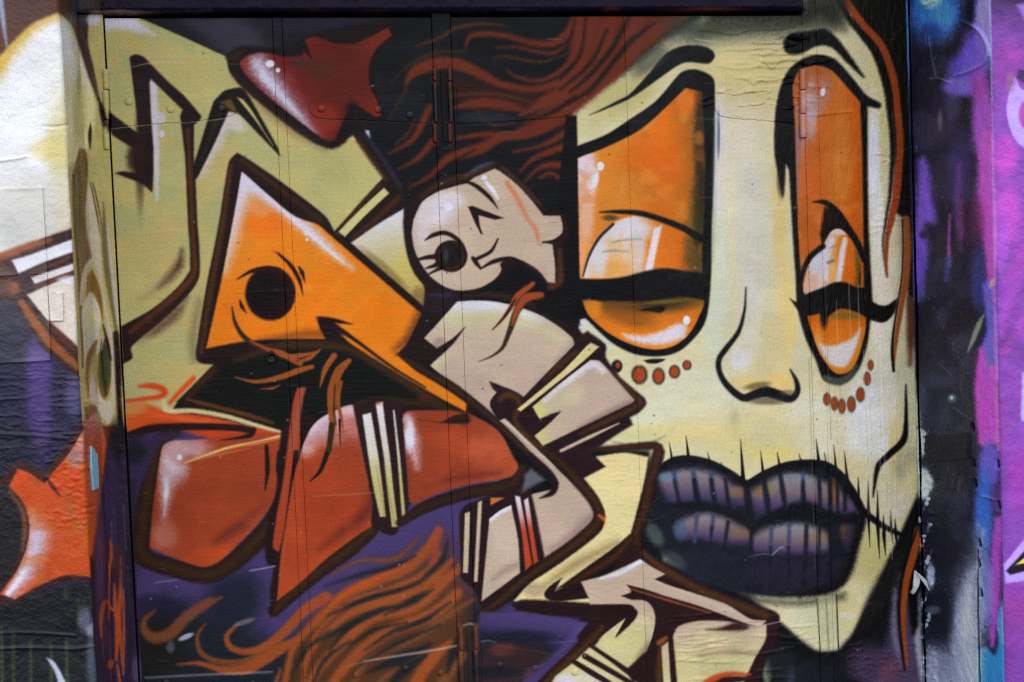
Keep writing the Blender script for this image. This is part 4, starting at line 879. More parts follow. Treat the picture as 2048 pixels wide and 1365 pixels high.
def paint_jamb():
    jp = "104,-300 119,0 193,1365 212,1700 320,1700 284,1365 205,33 190,-300"
    with clip(jp, 2):
        F("60,-300 300,-300 300,900 60,900", (186, 174, 108), 3)
        F("60,-300 260,-300 260,26 180,26 ~196,150 198,196 ~180,140 ~160,80 ~140,46 118,28 60,30", (66, 54, 50), 6)
        F("104,-40 ~128,-20 ~142,40 ~126,30 104,28", (92, 54, 36), 8); B(160, 20, 16, 40, (70, 70, 76), .7)
        F("178,27 206,22 214,190 ~200,190 ~186,130 ~176,84", (188, 170, 108), 4); B(188, 38, 14, 14, (206, 204, 218), .9)
        F("100,24 ~124,32 ~146,62 ~168,112 ~186,166 ~190,240 ~172,300 ~140,330 100,330", (226, 216, 160), 8)
        F("112,40 ~130,46 ~144,80 ~150,150 ~134,170 ~122,120", (246, 244, 244), 14); K("150,84 ~166,130 ~178,190", [8, 12, 5], (220, 210, 206), 7, .8)
        B(136, 220, 12, 80, (240, 232, 188), .8); B(160, 230, 12, 60, (200, 186, 116), .7); B(158, 165, 4, 26, (140, 146, 116), .6)  # pale balloon paint round the corner, brightened in colour as if lit
        K("150,36 ~164,90 ~180,148 ~197,200", [14, 14, 10, 5], (74, 54, 46), 5)
        F("196,196 ~206,210 ~216,244 ~222,262 ~208,256 ~200,232", (46, 30, 28), 4)
        # looped figure seen edge on
        F("160,297 ~170,300 ~176,330 ~172,400 ~172,462 ~182,518 ~170,545 ~164,600 ~168,735 ~160,640 ~154,540 ~147,440 ~146,350", (112, 70, 38), 4); K("158,330 ~157,420 ~162,510", [5, 10, 4], (66, 56, 46), 6, .8); K("147,350 ~150,460 ~158,550 ~163,620 ~167,735", [3, 3, 3, 3, 4], (70, 36, 34), 3)
        F("181,244 ~184,262 ~180,300 ~176,270", (60, 40, 36), 3)
        F("178,366 ~186,390 ~192,421 ~200,483 ~207,581 ~223,663 ~233,708 ~231,770 ~227,831 ~217,848 ~198,823 ~180,794 184,745 ~198,786 ~213,805 ~222,792 ~223,749 ~219,688 ~202,577 ~192,536 ~176,475 ~170,421", (206, 190, 166), 3)
        K("181,366 ~192,420 ~203,477", [2, 3, 1], (84, 56, 40), 2.5); K("186,366 ~198,420 ~206,470", [2, 2.5, 1], (84, 56, 40), 2.5)
        K("207,405 ~210,490 ~216,550 ~225,610 ~233,665", [2, 13, 14, 11, 6], (120, 106, 60), 4); K("215,450 ~220,510 ~228,580 ~236,650", [3, 6, 7, 4], (196, 182, 182), 4, .9)
        K("182,522 ~170,540 ~164,575 ~162,610", [8, 9, 7, 5], (206, 184, 168), 3); F("184,538 ~196,565 ~204,600 ~206,645 ~198,612 ~184,584 ~174,604 ~172,580 ~176,552", (132, 94, 46), 3)
        F("180,583 ~198,614 ~201,647 ~192,684 ~178,708 ~169,752 ~166,688 ~164,614", (214, 204, 178), 3); B(184, 640, 8, 26, (214, 208, 140), .7)
        K("192,684 ~180,712 ~174,752 ~178,792", [6, 12, 9, 6], (134, 92, 44), 4); B(209, 738, 14, 60, (124, 92, 44), 1, .15); B(210, 734, 10, 50, (74, 80, 52), .95, .4); K("202,680 ~204,720 ~212,790", [3, 5, 3], (48, 44, 38), 3, .8)
        for q in (0, 4, 8): K("%d,%d %d,%d" % (198 + q, 668 + q, 194 + q, 710 - q), [2, 1], (214, 206, 196), 2)
        K("206,650 ~216,690 ~222,720", [3, 7, 3], (58, 36, 34), 3); F("184,745 ~192,772 ~198,800 ~190,812 ~180,794", (210, 192, 172), 3)
        K("232,668 ~236,730 ~238,800 ~242,860", [12, 14, 10, 12], (46, 30, 32), 5)
        F("170,815 ~190,812 ~205,850 ~230,850 260,870 240,880 ~214,940 ~205,1040 190,1120 170,1120", (110, 50, 30), 6)
        FG("176,840 ~192,826 ~205,856 ~212,890 ~206,960 ~196,1040 186,1110 160,1110 160,840", [(0, (176, 110, 96)), (.3, (190, 84, 40)), (1, (206, 88, 34))], (190, 850), (185, 1000), 4)
        # purple reveal and frame, with brushed runs
        F("213,900 ~230,860 290,850 340,1700 200,1700 186,1150 ~200,1010", (58, 44, 66), 10)
        B(200, 1110, 9, 110, (96, 66, 96), .8); B(225, 1000, 12, 120, (66, 50, 80), .7); B(240, 1250, 10, 160, (70, 52, 88), .8); B(260, 1100, 8, 200, (44, 44, 50), .7); B(236, 880, 16, 40, (36, 34, 38), .8)
        o = (186, 80, 28)
        for s, w in [("220,1078 ~222,1110 ~218,1150 ~217,1240", [2, 7, 5, 3]), ("240,1140 ~240,1200 ~238,1240 ~244,1330", [3, 8, 8, 3]), ("228,1168 ~232,1220 ~236,1260 ~232,1320", [3, 8, 10, 5]),
                     ("203,1275 ~202,1235 ~208,1204 ~216,1206 ~222,1218 ~236,1222", [3, 7, 8, 6, 6, 4]), ("221,1326 ~220,1332", [12, 12]), ("247,1180 ~248,1280 ~246,1350", [2, 4, 2]), ("234,1330 ~240,1370 ~238,1430", [3, 6, 4])]:
            K(s, w, o, 3)
        B(238, 1130, 12, 40, (86, 46, 40), .7)
        for i in range(26):
            x = 196 + (i * 37 % 66); y = 930 + (i * 61 % 400)
            K("%d,%d %d,%d" % (x, y, x + 5, y + 90), [1.5, 1], [(130, 116, 130), (34, 28, 36), (92, 62, 110)][i % 3], 2, .6)
        B(274, 1340, 10, 30, (90, 76, 110), .8)


def paint_right():
    rp = "1806,-300 1812,0 1846,1365 1856,1700 2030,1700 2010,1365 1981,0 1974,-300"
    with clip(rp, 3):
        F("1700,-300 2100,-300 2100,1700 1700,1700", (38, 38, 54), 3)
        mottle("1800,-300 2030,-300 2030,1600 1800,1600", [(58, 60, 84), (28, 27, 38), (70, 72, 98)], .5, 6, .56, 201, 34)  # bluish sheen of the reveal put into its base tone and blotches
        B(1812, 100, 8, 110, (74, 120, 180), .95); B(1868, 20, 50, 60, (56, 112, 196), .9); B(1862, 2, 20, 14, (140, 190, 226), .9); B(1890, 30, 24, 26, (70, 126, 206), .7); B(1860, 66, 20, 20, (40, 60, 110), .7)
        B(1968, 40, 18, 90, (140, 126, 214), .95); B(1948, 120, 26, 60, (112, 84, 196), .8); B(1925, 140, 30, 30, (96, 78, 192), .7); B(1915, 175, 30, 20, (118, 96, 210), .8); B(1965, 240, 22, 90, (152, 78, 166), .9); B(1955, 170, 16, 30, (150, 60, 130), .6)
        B(1870, 260, 40, 24, (66, 60, 82), .7); B(1890, 210, 30, 22, (50, 44, 78), .7); B(1905, 210, 16, 30, (96, 92, 130), .5); B(1920, 330, 24, 70, (60, 52, 110), .7); B(1880, 240, 5, 20, (150, 130, 150), .5)
        F("1836,322 ~1848,314 ~1858,330 ~1868,400 ~1872,445 ~1850,450 ~1856,500 ~1842,560 ~1832,600 1826,500", (108, 76, 168), 18)
        B(1842, 540, 10, 60, (84, 64, 156), .7); B(1846, 470, 8, 8, (28, 26, 40), .5)
        K("1918,330 ~1916,410 ~1922,500", [12, 16, 8], (108, 62, 130), 14, .8); K("1922,400 ~1924,470", [8, 16], (120, 50, 100), 12, .8); K("1900,430 ~1897,500 ~1898,530", [5, 8, 6], (146, 64, 138), 6, .9); K("1896,520 ~1892,560", [12, 8], (66, 68, 140), 8, .8)
        K("1978,280 ~1974,400 ~1984,520 ~1980,600", [22, 40, 30, 14], (212, 84, 196), 22, .9); B(1955, 440, 20, 50, (110, 44, 90), .6); B(1950, 540, 16, 60, (62, 40, 90), .6); B(1958, 560, 14, 60, (52, 62, 130), .8)
        F("1966,570 1985,560 2010,760 1968,760 ~1962,700 ~1974,660", (100, 88, 210), 10); K("1962,700 ~1964,780 ~1970,880", [10, 30, 26], (204, 70, 178), 12, .9); K("1986,740 ~1984,800 ~1990,880", [16, 26, 18], (210, 74, 176), 8, .9)
        B(1980, 930, 22, 50, (104, 82, 184), .9); B(1968, 1030, 18, 90, (56, 98, 184), .9); B(1995, 1000, 12, 30, (110, 60, 140), .7); K("1996,1040 ~1992,1120 ~1990,1200 ~1985,1290", [14, 22, 22, 10], (166, 70, 170), 10, .9); B(1972, 1180, 14, 80, (124, 122, 200), .8)
        F("1950,1300 ~1975,1296 ~1990,1310 2010,1240 2030,1300 2030,1700 1930,1700 1945,1380", (48, 116, 190), 8); B(2003, 1250, 8, 40, (92, 146, 206), .8)
        # white spray over black, foot of the pier
        FG("1905,1365 ~1905,1230 ~1920,1150 ~1950,1090 ~1958,1060 1962,1160 1958,1280 1945,1420 1935,1700 1850,1700 1850,1300 ~1880,1290", [(0, (206, 210, 226)), (.6, (186, 190, 208)), (1, (120, 124, 142))], (1945, 1340), (1880, 1180), 40)
        F("1856,1000 1898,1000 1902,1160 ~1904,1240 ~1890,1300 1852,1300", (36, 38, 48), 16, .9); B(1870, 1330, 26, 40, (104, 108, 124), .8); B(1862, 1155, 8, 26, (130, 136, 156), .7); B(1930, 1340, 26, 60, (190, 194, 210), .7)
        K("1968,1060 ~1958,1120 ~1964,1220 ~1956,1290", [3, 8, 8, 4], (150, 160, 200), 8, .7)
        F("1958,1130 ~1950,1180 ~1952,1280 ~1944,1420 1925,1420 ~1926,1300 ~1922,1230 ~1934,1160", (206, 212, 226), 26, .75)
        F("1898,1290 ~1925,1270 ~1945,1300 1940,1420 1860,1420 ~1870,1340", (150, 156, 172), 44, .6)
        B(1866, 1365, 14, 60, (176, 180, 194), .7); B(1862, 1150, 7, 22, (190, 198, 214), .8); B(1866, 1220, 14, 8, (120, 126, 142), .6)
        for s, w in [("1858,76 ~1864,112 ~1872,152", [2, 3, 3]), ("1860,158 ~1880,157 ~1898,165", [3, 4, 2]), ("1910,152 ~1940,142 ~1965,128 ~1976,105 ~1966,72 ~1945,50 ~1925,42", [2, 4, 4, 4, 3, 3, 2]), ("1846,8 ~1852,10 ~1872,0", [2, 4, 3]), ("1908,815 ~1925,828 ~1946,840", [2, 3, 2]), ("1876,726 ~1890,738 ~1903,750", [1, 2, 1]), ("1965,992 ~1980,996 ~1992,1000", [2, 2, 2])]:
            K(s, w, (130, 134, 160), 3, .5)  # sheen of the sheet folds painted as pale strokes along the creases
        # scraped pale edge
        F("1828,862 ~1842,858 ~1860,880 ~1850,905 ~1838,926 ~1860,950 ~1868,960 ~1862,985 ~1848,1000 ~1836,990 1830,920", (196, 204, 200), 8)
        F("1846,874 ~1870,868 ~1858,900 ~1850,905", (40, 38, 46), 5); B(1852, 880, 12, 5, (196, 206, 200), .9, .6, -12); K("1826,760 ~1832,820 ~1836,850", [8, 14, 10], (206, 216, 160), 9, .9); B(1850, 965, 12, 24, (196, 206, 206), .8)
        for i in range(60):
            x = 1838 + (i * 29 % 26); y = 985 + (i * 53 % 360)
            B(x, y, 2 + i % 3, 3 + i % 4, [(140, 148, 160), (70, 76, 88), (206, 212, 222)][i % 3], .85, .6)
        B(1836, 1085, 8, 14, (186, 84, 36), .9); K("1826,40 ~1818,200 ~1821,400 ~1827,600 ~1830,740", [3, 3, 3, 3, 3], (70, 70, 96), 4, .6)
        K("1968,630 ~1958,650 ~1946,680 ~1936,705", [3, 12, 10, 2], (150, 156, 130), 5, .9); B(1985, 566, 5, 12, (186, 170, 130), .9, .6, 25)
        for i in range(90):
            x = 1832 + (i * 71 % 140); y = 30 + (i * 131 % 1290)
            K("%d,%d %d,%d" % (x, y, x + (i % 5) - 2, y + 3 + i % 7), [1.5, 1], (136, 136, 156), 1.5, .55)
        B(1904, 797, 9, 9, (120, 128, 136), .8, .8); B(1903, 796, 3, 3, (190, 196, 206), .9)
        F("1886,866 1906,868 1918,918 1880,920 1890,900", (78, 80, 98), 3, .9)
    with clip("1974,-300 1981,0 2010,1365 2030,1700 2500,1700 2500,-300", 3):
        F("1900,-300 2500,-300 2500,1700 1900,1700", (116, 60, 140), 3)
        F("1970,-300 2500,-300 2500,60 ~2080,50 ~2030,40 1970,30", (52, 24, 66), 60); B(2020, 130, 40, 40, (150, 54, 140), .7); B(2010, 310, 24, 40, (176, 66, 164), .9); B(2015, 430, 26, 60, (168, 66, 160), .9); B(2030, 550, 16, 90, (150, 60, 150), .7, 1, 20)
        B(2000, 480, 16, 60, (150, 72, 170), .8); B(2020, 660, 20, 60, (150, 56, 140), .8, 1, 25); B(2035, 620, 14, 90, (88, 46, 110), .8, 1, 25); B(2000, 860, 14, 60, (130, 50, 130), .6); B(2040, 960, 30, 60, (140, 50, 140), .7); B(2000, 1000, 20, 90, (96, 50, 126), .6)
        B(2030, 1240, 30, 60, (130, 48, 120), .7); B(2010, 1300, 20, 70, (110, 46, 112), .7); B(2150, 500, 90, 300, (140, 58, 150), .7); B(2150, 1100, 70, 200, (100, 46, 120), .7)
        mottle("1980,-200 2400,-200 2400,1600 1990,1600", [(138, 66, 158), (96, 48, 120)], .45, 6, .54, 151, 50)
        F("2030,155 ~2018,190 ~2014,225 ~2022,262 ~2040,290 2110,330 2110,120 ~2050,180", (170, 140, 214), 4); F("2045,205 ~2038,225 ~2046,255 2090,280 2090,200", (150, 64, 140), 5); F("2038,140 ~2034,155 2060,175 2090,160 2060,140", (64, 36, 80), 6)
        F("2034,10 2060,60 2100,60 2100,0", (130, 92, 170), 8); B(2022, 165, 10, 20, (150, 110, 140), .6)
        F("2044,745 2100,740 2100,850 2042,842", (176, 160, 206), 5); F("2007,1130 2100,1015 2100,1155 2011,1167", (164, 134, 208), 4); F("2012,1142 2100,1050 2100,1130 2020,1150", (26, 20, 30), 4); F("2031,1130 2100,1078 2100,1118", (200, 180, 60), 3)


def lift_right():
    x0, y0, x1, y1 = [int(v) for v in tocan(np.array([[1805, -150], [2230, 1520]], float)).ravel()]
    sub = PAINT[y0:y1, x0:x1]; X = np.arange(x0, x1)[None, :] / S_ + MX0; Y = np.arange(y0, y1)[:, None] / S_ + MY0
    inr = X > 1812 + Y * .0249
    sat = np.clip((sub.max(-1) - sub.min(-1) - 20) / 60, 0, 1) * inr
    sub += (sub * .20) * sat[..., None]
    sub += np.array([4, 5, 12], np.float32) * inr[..., None]
    sub += sub * (.22 * np.clip((sub.mean(-1) - 90) / 60, 0, 1) * inr * (X < 1981 + Y * .0213))[..., None]  # pale tones of the reveal brightened in colour to stand for stronger light
    K("1983,200 ~1986,330 ~1990,470 ~1989,570 ~1993,760 ~1996,900", [5, 6, 7, 5, 6, 5], (236, 150, 240), 5, .8); K("1979,0 ~1981,90 ~1983,200", [5, 6, 4], (190, 190, 240), 4, .8)


def small_marks():
    """scratches, runs, rubbed places and painted-in strap edge highlights on the doors"""
    r = random.Random(5)
    pale = (206, 196, 180)
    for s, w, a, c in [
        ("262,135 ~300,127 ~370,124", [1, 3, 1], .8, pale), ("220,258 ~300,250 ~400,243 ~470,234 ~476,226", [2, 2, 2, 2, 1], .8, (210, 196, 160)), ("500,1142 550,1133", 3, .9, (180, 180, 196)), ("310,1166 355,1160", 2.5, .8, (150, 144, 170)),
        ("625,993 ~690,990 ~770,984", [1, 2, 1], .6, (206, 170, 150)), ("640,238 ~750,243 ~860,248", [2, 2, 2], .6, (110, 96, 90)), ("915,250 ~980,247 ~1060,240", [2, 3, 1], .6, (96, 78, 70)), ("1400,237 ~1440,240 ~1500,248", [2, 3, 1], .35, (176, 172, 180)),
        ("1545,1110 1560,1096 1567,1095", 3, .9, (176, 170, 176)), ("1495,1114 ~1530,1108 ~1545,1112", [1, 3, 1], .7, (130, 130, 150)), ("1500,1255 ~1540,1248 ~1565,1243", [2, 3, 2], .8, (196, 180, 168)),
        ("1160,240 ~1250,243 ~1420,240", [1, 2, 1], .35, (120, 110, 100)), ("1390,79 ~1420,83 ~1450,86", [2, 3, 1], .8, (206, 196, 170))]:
        K(s, w, c, 2.5, a * .6)  # scratches, plus lower edges of the top straps painted as if catching light
    for i in range(240):
        x, y = r.uniform(240, 1800), r.uniform(60, 1340); l = r.uniform(6, 40)
        K("%f,%f %f,%f" % (x, y, x + l, y + r.uniform(-2, 2)), [.6, r.uniform(.8, 1.6), .5], r.choice([(170, 160, 150), (40, 30, 30), (190, 180, 170)]), 1.4, r.uniform(.12, .4))
    for i in range(160):
        x, y = r.uniform(230, 1800), r.uniform(60, 1340)
        B(x, y, r.uniform(.8, 2), r.uniform(.8, 2), r.choice([(190, 186, 180), (40, 32, 30), (120, 110, 100)]), .6, .5)
    for x, y, l in [(1716, 560, 130), (1727, 700, 330), (1752, 640, 420), (1763, 700, 380), (1698, 560, 120), (1673, 600, 120), (1737, 760, 240), (1779, 940, 180), (1790, 930, 90)]:
        K("%d,%d ~%f,%f %f,%f" % (x, y, x + l * .015, y + l // 2, x + l * .03, y + l), [1.2, 2, 1], (226, 220, 204), 2, .4, .8)
    for x, y, l in [(1650, 560, 320), (1618, 720, 420)]:
        K("%d,%d %d,%d" % (x, y, x + 12, y + l), [1.5, 1.5], (110, 100, 78), 2, .5)
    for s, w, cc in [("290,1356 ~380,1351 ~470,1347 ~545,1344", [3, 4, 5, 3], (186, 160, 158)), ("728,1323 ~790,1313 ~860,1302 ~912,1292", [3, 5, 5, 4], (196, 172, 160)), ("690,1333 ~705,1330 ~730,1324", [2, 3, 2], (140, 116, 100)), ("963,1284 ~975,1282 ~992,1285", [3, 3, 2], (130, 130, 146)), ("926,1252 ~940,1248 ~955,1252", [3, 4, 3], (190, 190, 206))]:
        K(s, w, cc, 3, .5)  # bright upper edges of the bottom straps, their highlight put in as paint
    # rubbed stile between the doors and the face, foot of the mouth
    F("1632,1194 1672,1192 1676,1300 1640,1303", (190, 188, 150), 5, .55); K("1652,1196 1658,1302", [3, 3], (120, 122, 92), 3, .8); K("1633,1195 1641,1303", [2, 2], (46, 44, 34), 2, .9); K("1673,1190 1677,1303", [3, 3], (40, 38, 32), 2, .9)


def relief_pass():
    r = random.Random(11)
    def rl(s, w, h): K(s, w, (0, 0, 0), 4, 0, h)
    # creased paper on the face, mostly level folds high up
    for i in range(46):
        x = r.uniform(1390, 1600); y = r.uniform(58, 230); l = r.uniform(30, 120)
        rl("%f,%f ~%f,%f ~%f,%f %f,%f" % (x, y, x + l * .3, y + r.uniform(-7, 5), x + l * .65, y + r.uniform(-7, 7), x + l, y + r.uniform(-9, 6)), [1, r.uniform(4, 9), r.uniform(3, 8), 1], r.uniform(.8, 2.6))
    for i in range(34):
        x = r.uniform(1735, 1785); y = r.uniform(300, 470); l = r.uniform(14, 50)
        rl("%f,%f ~%f,%f %f,%f" % (x, y, x + l * .5, y + r.uniform(-8, 4), x + l, y + r.uniform(-10, 6)), [1, r.uniform(3, 6), 1], r.uniform(.5, 1.4))
    for i in range(90):
        x = r.uniform(1440, 1830); y = r.uniform(250, 1290); l = r.uniform(20, 90)
        rl("%f,%f ~%f,%f %f,%f" % (x, y, x + r.uniform(-6, 6), y + l * .5, x + r.uniform(-5, 10), y + l), [1, r.uniform(2, 4), 1], r.uniform(.25, .7))
    for i in range(40):
        x = r.uniform(1330, 1560); y = r.uniform(1225, 1365); l = r.uniform(30, 120)
        rl("%f,%f ~%f,%f %f,%f" % (x, y, x + l * .5, y + r.uniform(-6, 4), x + l, y + r.uniform(-14, 2)), [1, r.uniform(3, 7), 1], r.uniform(.4, 1.3))
    for i in range(40):
        x = r.uniform(1110, 1280); y = r.uniform(920, 1330); l = r.uniform(20, 80)
        rl("%f,%f ~%f,%f %f,%f" % (x, y, x + l * .5, y + r.uniform(-16, 16), x + l, y + r.uniform(-20, 20)), [1, r.uniform(2, 5), 1], r.uniform(.3, .9))
    for i in range(50):
        x = r.uniform(605, 720); y = r.uniform(830, 920); a = r.uniform(0, 6.28); l = r.uniform(8, 26)
        rl("%f,%f ~%f,%f %f,%f" % (x, y, x + l * .5 * math.cos(a) + r.uniform(-3, 3), y + l * .5 * math.sin(a), x + l * math.cos(a), y + l * math.sin(a)), [1, 3, 1], r.uniform(.3, .8))
    for i in range(60):
        x = r.uniform(250, 1250); y = r.uniform(60, 1330); l = r.uniform(30, 160)
        rl("%f,%f ~%f,%f %f,%f" % (x, y, x + l * .5, y + r.uniform(-4, 2), x + l, y + r.uniform(-8, 2)), [1, r.uniform(2, 3.5), 1], r.uniform(.2, .5))
    for i in range(50):
        x = r.uniform(1690, 1800); y = r.uniform(1290, 1365); l = r.uniform(10, 40)
        rl("%f,%f ~%f,%f %f,%f" % (x, y, x + l * .5, y + r.uniform(-8, 8), x + l, y + r.uniform(-3, 8)), [1, r.uniform(3, 6), 1], r.uniform(.6, 1.6))
    # plastic sheet folds and ridges on the right reveal
    for s, w, h in [("1858,75 ~1864,110 ~1872,152", [3, 5, 5], 5), ("1860,158 ~1880,157 ~1898,165", [4, 6, 3], 4), ("1910,152 ~1940,142 ~1965,128 ~1976,105 ~1966,72 ~1945,50 ~1925,42", [3, 6, 6, 7, 6, 6, 3], 6), ("1846,8 ~1852,10 ~1870,2", [3, 6, 3], 4),
                    ("1935,540 ~1960,640 ~1988,565", [2, 3, 2], 2), ("1908,815 ~1925,828 ~1946,840", [3, 4, 3], 3), ("1876,726 ~1890,738 ~1903,750", [2, 3, 2], 2), ("1965,992 ~1980,996 ~1992,1000", [3, 4, 3], 4), ("1882,965 ~1895,975 ~1910,978", [2, 3, 2], 2.5)]:
        rl(s, w, h)
    for i in range(120):
        x = r.uniform(1836, 1868); y = r.uniform(860, 1365); l = r.uniform(5, 22)
        rl("%f,%f ~%f,%f %f,%f" % (x, y, x + l * .5, y + r.uniform(-5, 5), x + l, y + r.uniform(-5, 5)), [1, r.uniform(3, 8), 1], r.uniform(.8, 3.2))
    for i in range(90):
        x = r.uniform(1840, 2040); y = r.uniform(0, 1365)
        rl("%f,%f %f,%f" % (x, y, x + r.uniform(-4, 4), y + r.uniform(2, 14)), [2, 3], r.uniform(.5, 1.4))
    for x, y in [(1945, 848), (1947, 920), (1950, 960), (1994, 922), (1996, 1005), (1958, 1080), (1956, 1120), (1960, 1180)]:
        rl("%f,%f %f,%f" % (x, y, x + 1, y + 12), [5, 7], -6); K("%f,%f %f,%f" % (x, y, x + 1, y + 12), [4, 5], (16, 14, 18), 2, .9)
    K("1956,1100 ~1954,1180 ~1956,1290 ~1958,1365 ~1960,1500", [2, 3, 4, 4, 4], (20, 20, 26), 2, .9, -4)
    # left wall: level cracks in the render and trowel ridges
    for s, w, h in [("-60,330 ~0,322 ~30,318 ~55,313", [3, 4, 5, 2], 3), ("85,253 ~110,254 ~135,250", [2, 4, 3], -3), ("-60,862 ~0,868 ~40,870 ~80,872 ~120,874", [2, 4, 5, 4, 2], 2.5), ("-40,800 ~20,798 ~60,796", [2, 4, 2], 2), ("-60,1300 ~60,1296 ~150,1298 ~190,1292", [3, 5, 5, 3], 3), ("-40,1268 ~60,1266 ~150,1272", [2, 5, 3], 2.2)]:
        rl(s, w, h)
    for i in range(150):
        x = r.uniform(-80, 170); y = r.uniform(740, 905); l = r.uniform(8, 50)
        rl("%f,%f ~%f,%f %f,%f" % (x, y, x + l * .5, y + r.uniform(-3, 3), x + l, y + r.uniform(-4, 4)), [1, r.uniform(2, 4), 1], r.uniform(.5, 1.6))
    for i in range(110):
        x = r.uniform(85, 180); y = r.uniform(850, 1060); l = r.uniform(5, 20)
        rl("%f,%f ~%f,%f %f,%f" % (x, y, x + l * .5, y + r.uniform(-5, 5), x + l, y + r.uniform(-6, 6)), [1, r.uniform(3, 8), 1], r.uniform(-2, 3))


def paint_all():
    paint_ground(); paint_flames(); paint_hair(); paint_face(); paint_left_eye(); paint_right_eye(); paint_mouth()
    paint_cream_letter(); paint_star(); paint_duck(); paint_reds(); paint_worm_head(); paint_worm_body(); paint_lower()
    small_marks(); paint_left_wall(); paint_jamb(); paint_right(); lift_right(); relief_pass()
    # the head of the frame: dark purple with rusty rubs
    F("215,-200 1606,-200 1608,27 200,28 190,-200", (30, 23, 44), 4)
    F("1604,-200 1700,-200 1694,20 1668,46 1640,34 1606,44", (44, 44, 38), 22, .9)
    for y0, y1, xx in [(136, 164, 869), (246, 288, 870), (136, 164, 899), (246, 288, 901), (1254, 1300, 921), (1252, 1298, 952)]:
        K("%d,%d %d,%d" % (xx, y0, xx + 1, y1), [13, 13], (84, 38, 26) if y0 < 900 else (112, 60, 40), 6, .7)
    for i in range(60):
        x = 230 + (i * 173 % 1360); K("%d,%d %d,%d" % (x, 19 + i % 9, x + 20 + i % 50, 20 + i % 7), [2, 3], [(84, 76, 92), (20, 16, 24), (96, 48, 30), (60, 54, 74)][i % 4], 3, .5)
    K("195,24 ~240,23 ~330,27", [4, 5, 3], (186, 150, 120), 3, .7); B(1420, 22, 70, 7, (110, 56, 34), .7); B(1225, 20, 20, 6, (100, 50, 34), .6)
    # full-strength pigment in the reds, oranges and violets
    mx_ = PAINT.max(-1, keepdims=True); mn_ = PAINT.min(-1, keepdims=True); lm = PAINT.mean(-1, keepdims=True)
    PAINT[:] = lm + (PAINT - lm) * (1 + .07 * np.clip((mx_ - mn_ - 60) / 80, 0, 1))
    # deep blacks stay deep
    PAINT[:] = PAINT - 17 * (1 - np.clip(PAINT.max(-1, keepdims=True) / 120, 0, 1))
    # uneven coats everywhere: roller grain and cloudy overspray
    g = 1 + (vnoise(CH, CW, 2.2, 301, 26) - .5) * .03 + (SPECK - .5) * .06 + (PATCH - .5) * .10
    PAINT[:] = np.clip(PAINT * g[..., None], 3, 251)

paint_all()

# ================================================================== survey -> metres
def unproj(px, py, Y):
    d = AX_F * FPX + AX_R * (px - PW / 2) - AX_U * (py - PH / 2)
    return CAM_P + d * ((Y - CAM_P[1]) / d[1])


def unproj_x(px, py, X):
    d = AX_F * FPX + AX_R * (px - PW / 2) - AX_U * (py - PH / 2)
    return CAM_P + d * ((X - CAM_P[0]) / d[0])


def sheet_uv(V):
    d = V - CAM_P
    z = d @ AX_F
    return PW / 2 + FPX * (d @ AX_R) / z, PH / 2 - FPX * (d @ AX_U) / z


def lineX(a, b, Y=0.0):
    return .5 * (unproj(*a, Y)[0] + unproj(*b, Y)[0])


GAIN = 0.86
_srgb = np.clip(PAINT / 255.0, 0, 1)
PAINT_LIN = (np.where(_srgb <= .04045, _srgb / 12.92, ((_srgb + .055) / 1.055) ** 2.4) * GAIN).astype(np.float32)


def fold(v, lo, hi, sl, sh):
    """beyond the surveyed wall the paint carries on as more of the same"""
    t = np.mod(lo - v, 2 * sl); a = lo + sl - np.abs(sl - t)
    t = np.mod(v - hi, 2 * sh); b = hi - sh + np.abs(sh - t)
    return np.where(v < lo, a, np.where(v > hi, b, v))


def sample(img, px, py):
    px = fold(px, -150, 2205, 230, 160); py = fold(py, -120, 1495, 110, 300)
    x = np.clip((px - MX0) * S_, 0, CW - 1.001); y = np.clip((py - MY0) * S_, 0, CH - 1.001)
    xi = x.astype(int); yi = y.astype(int); fx = x - xi; fy = y - yi
    if img.ndim == 3: fx = fx[..., None]; fy = fy[..., None]
    return (img[yi, xi] * (1 - fx) + img[yi, xi + 1] * fx) * (1 - fy) + (img[yi + 1, xi] * (1 - fx) + img[yi + 1, xi + 1] * fx) * fy


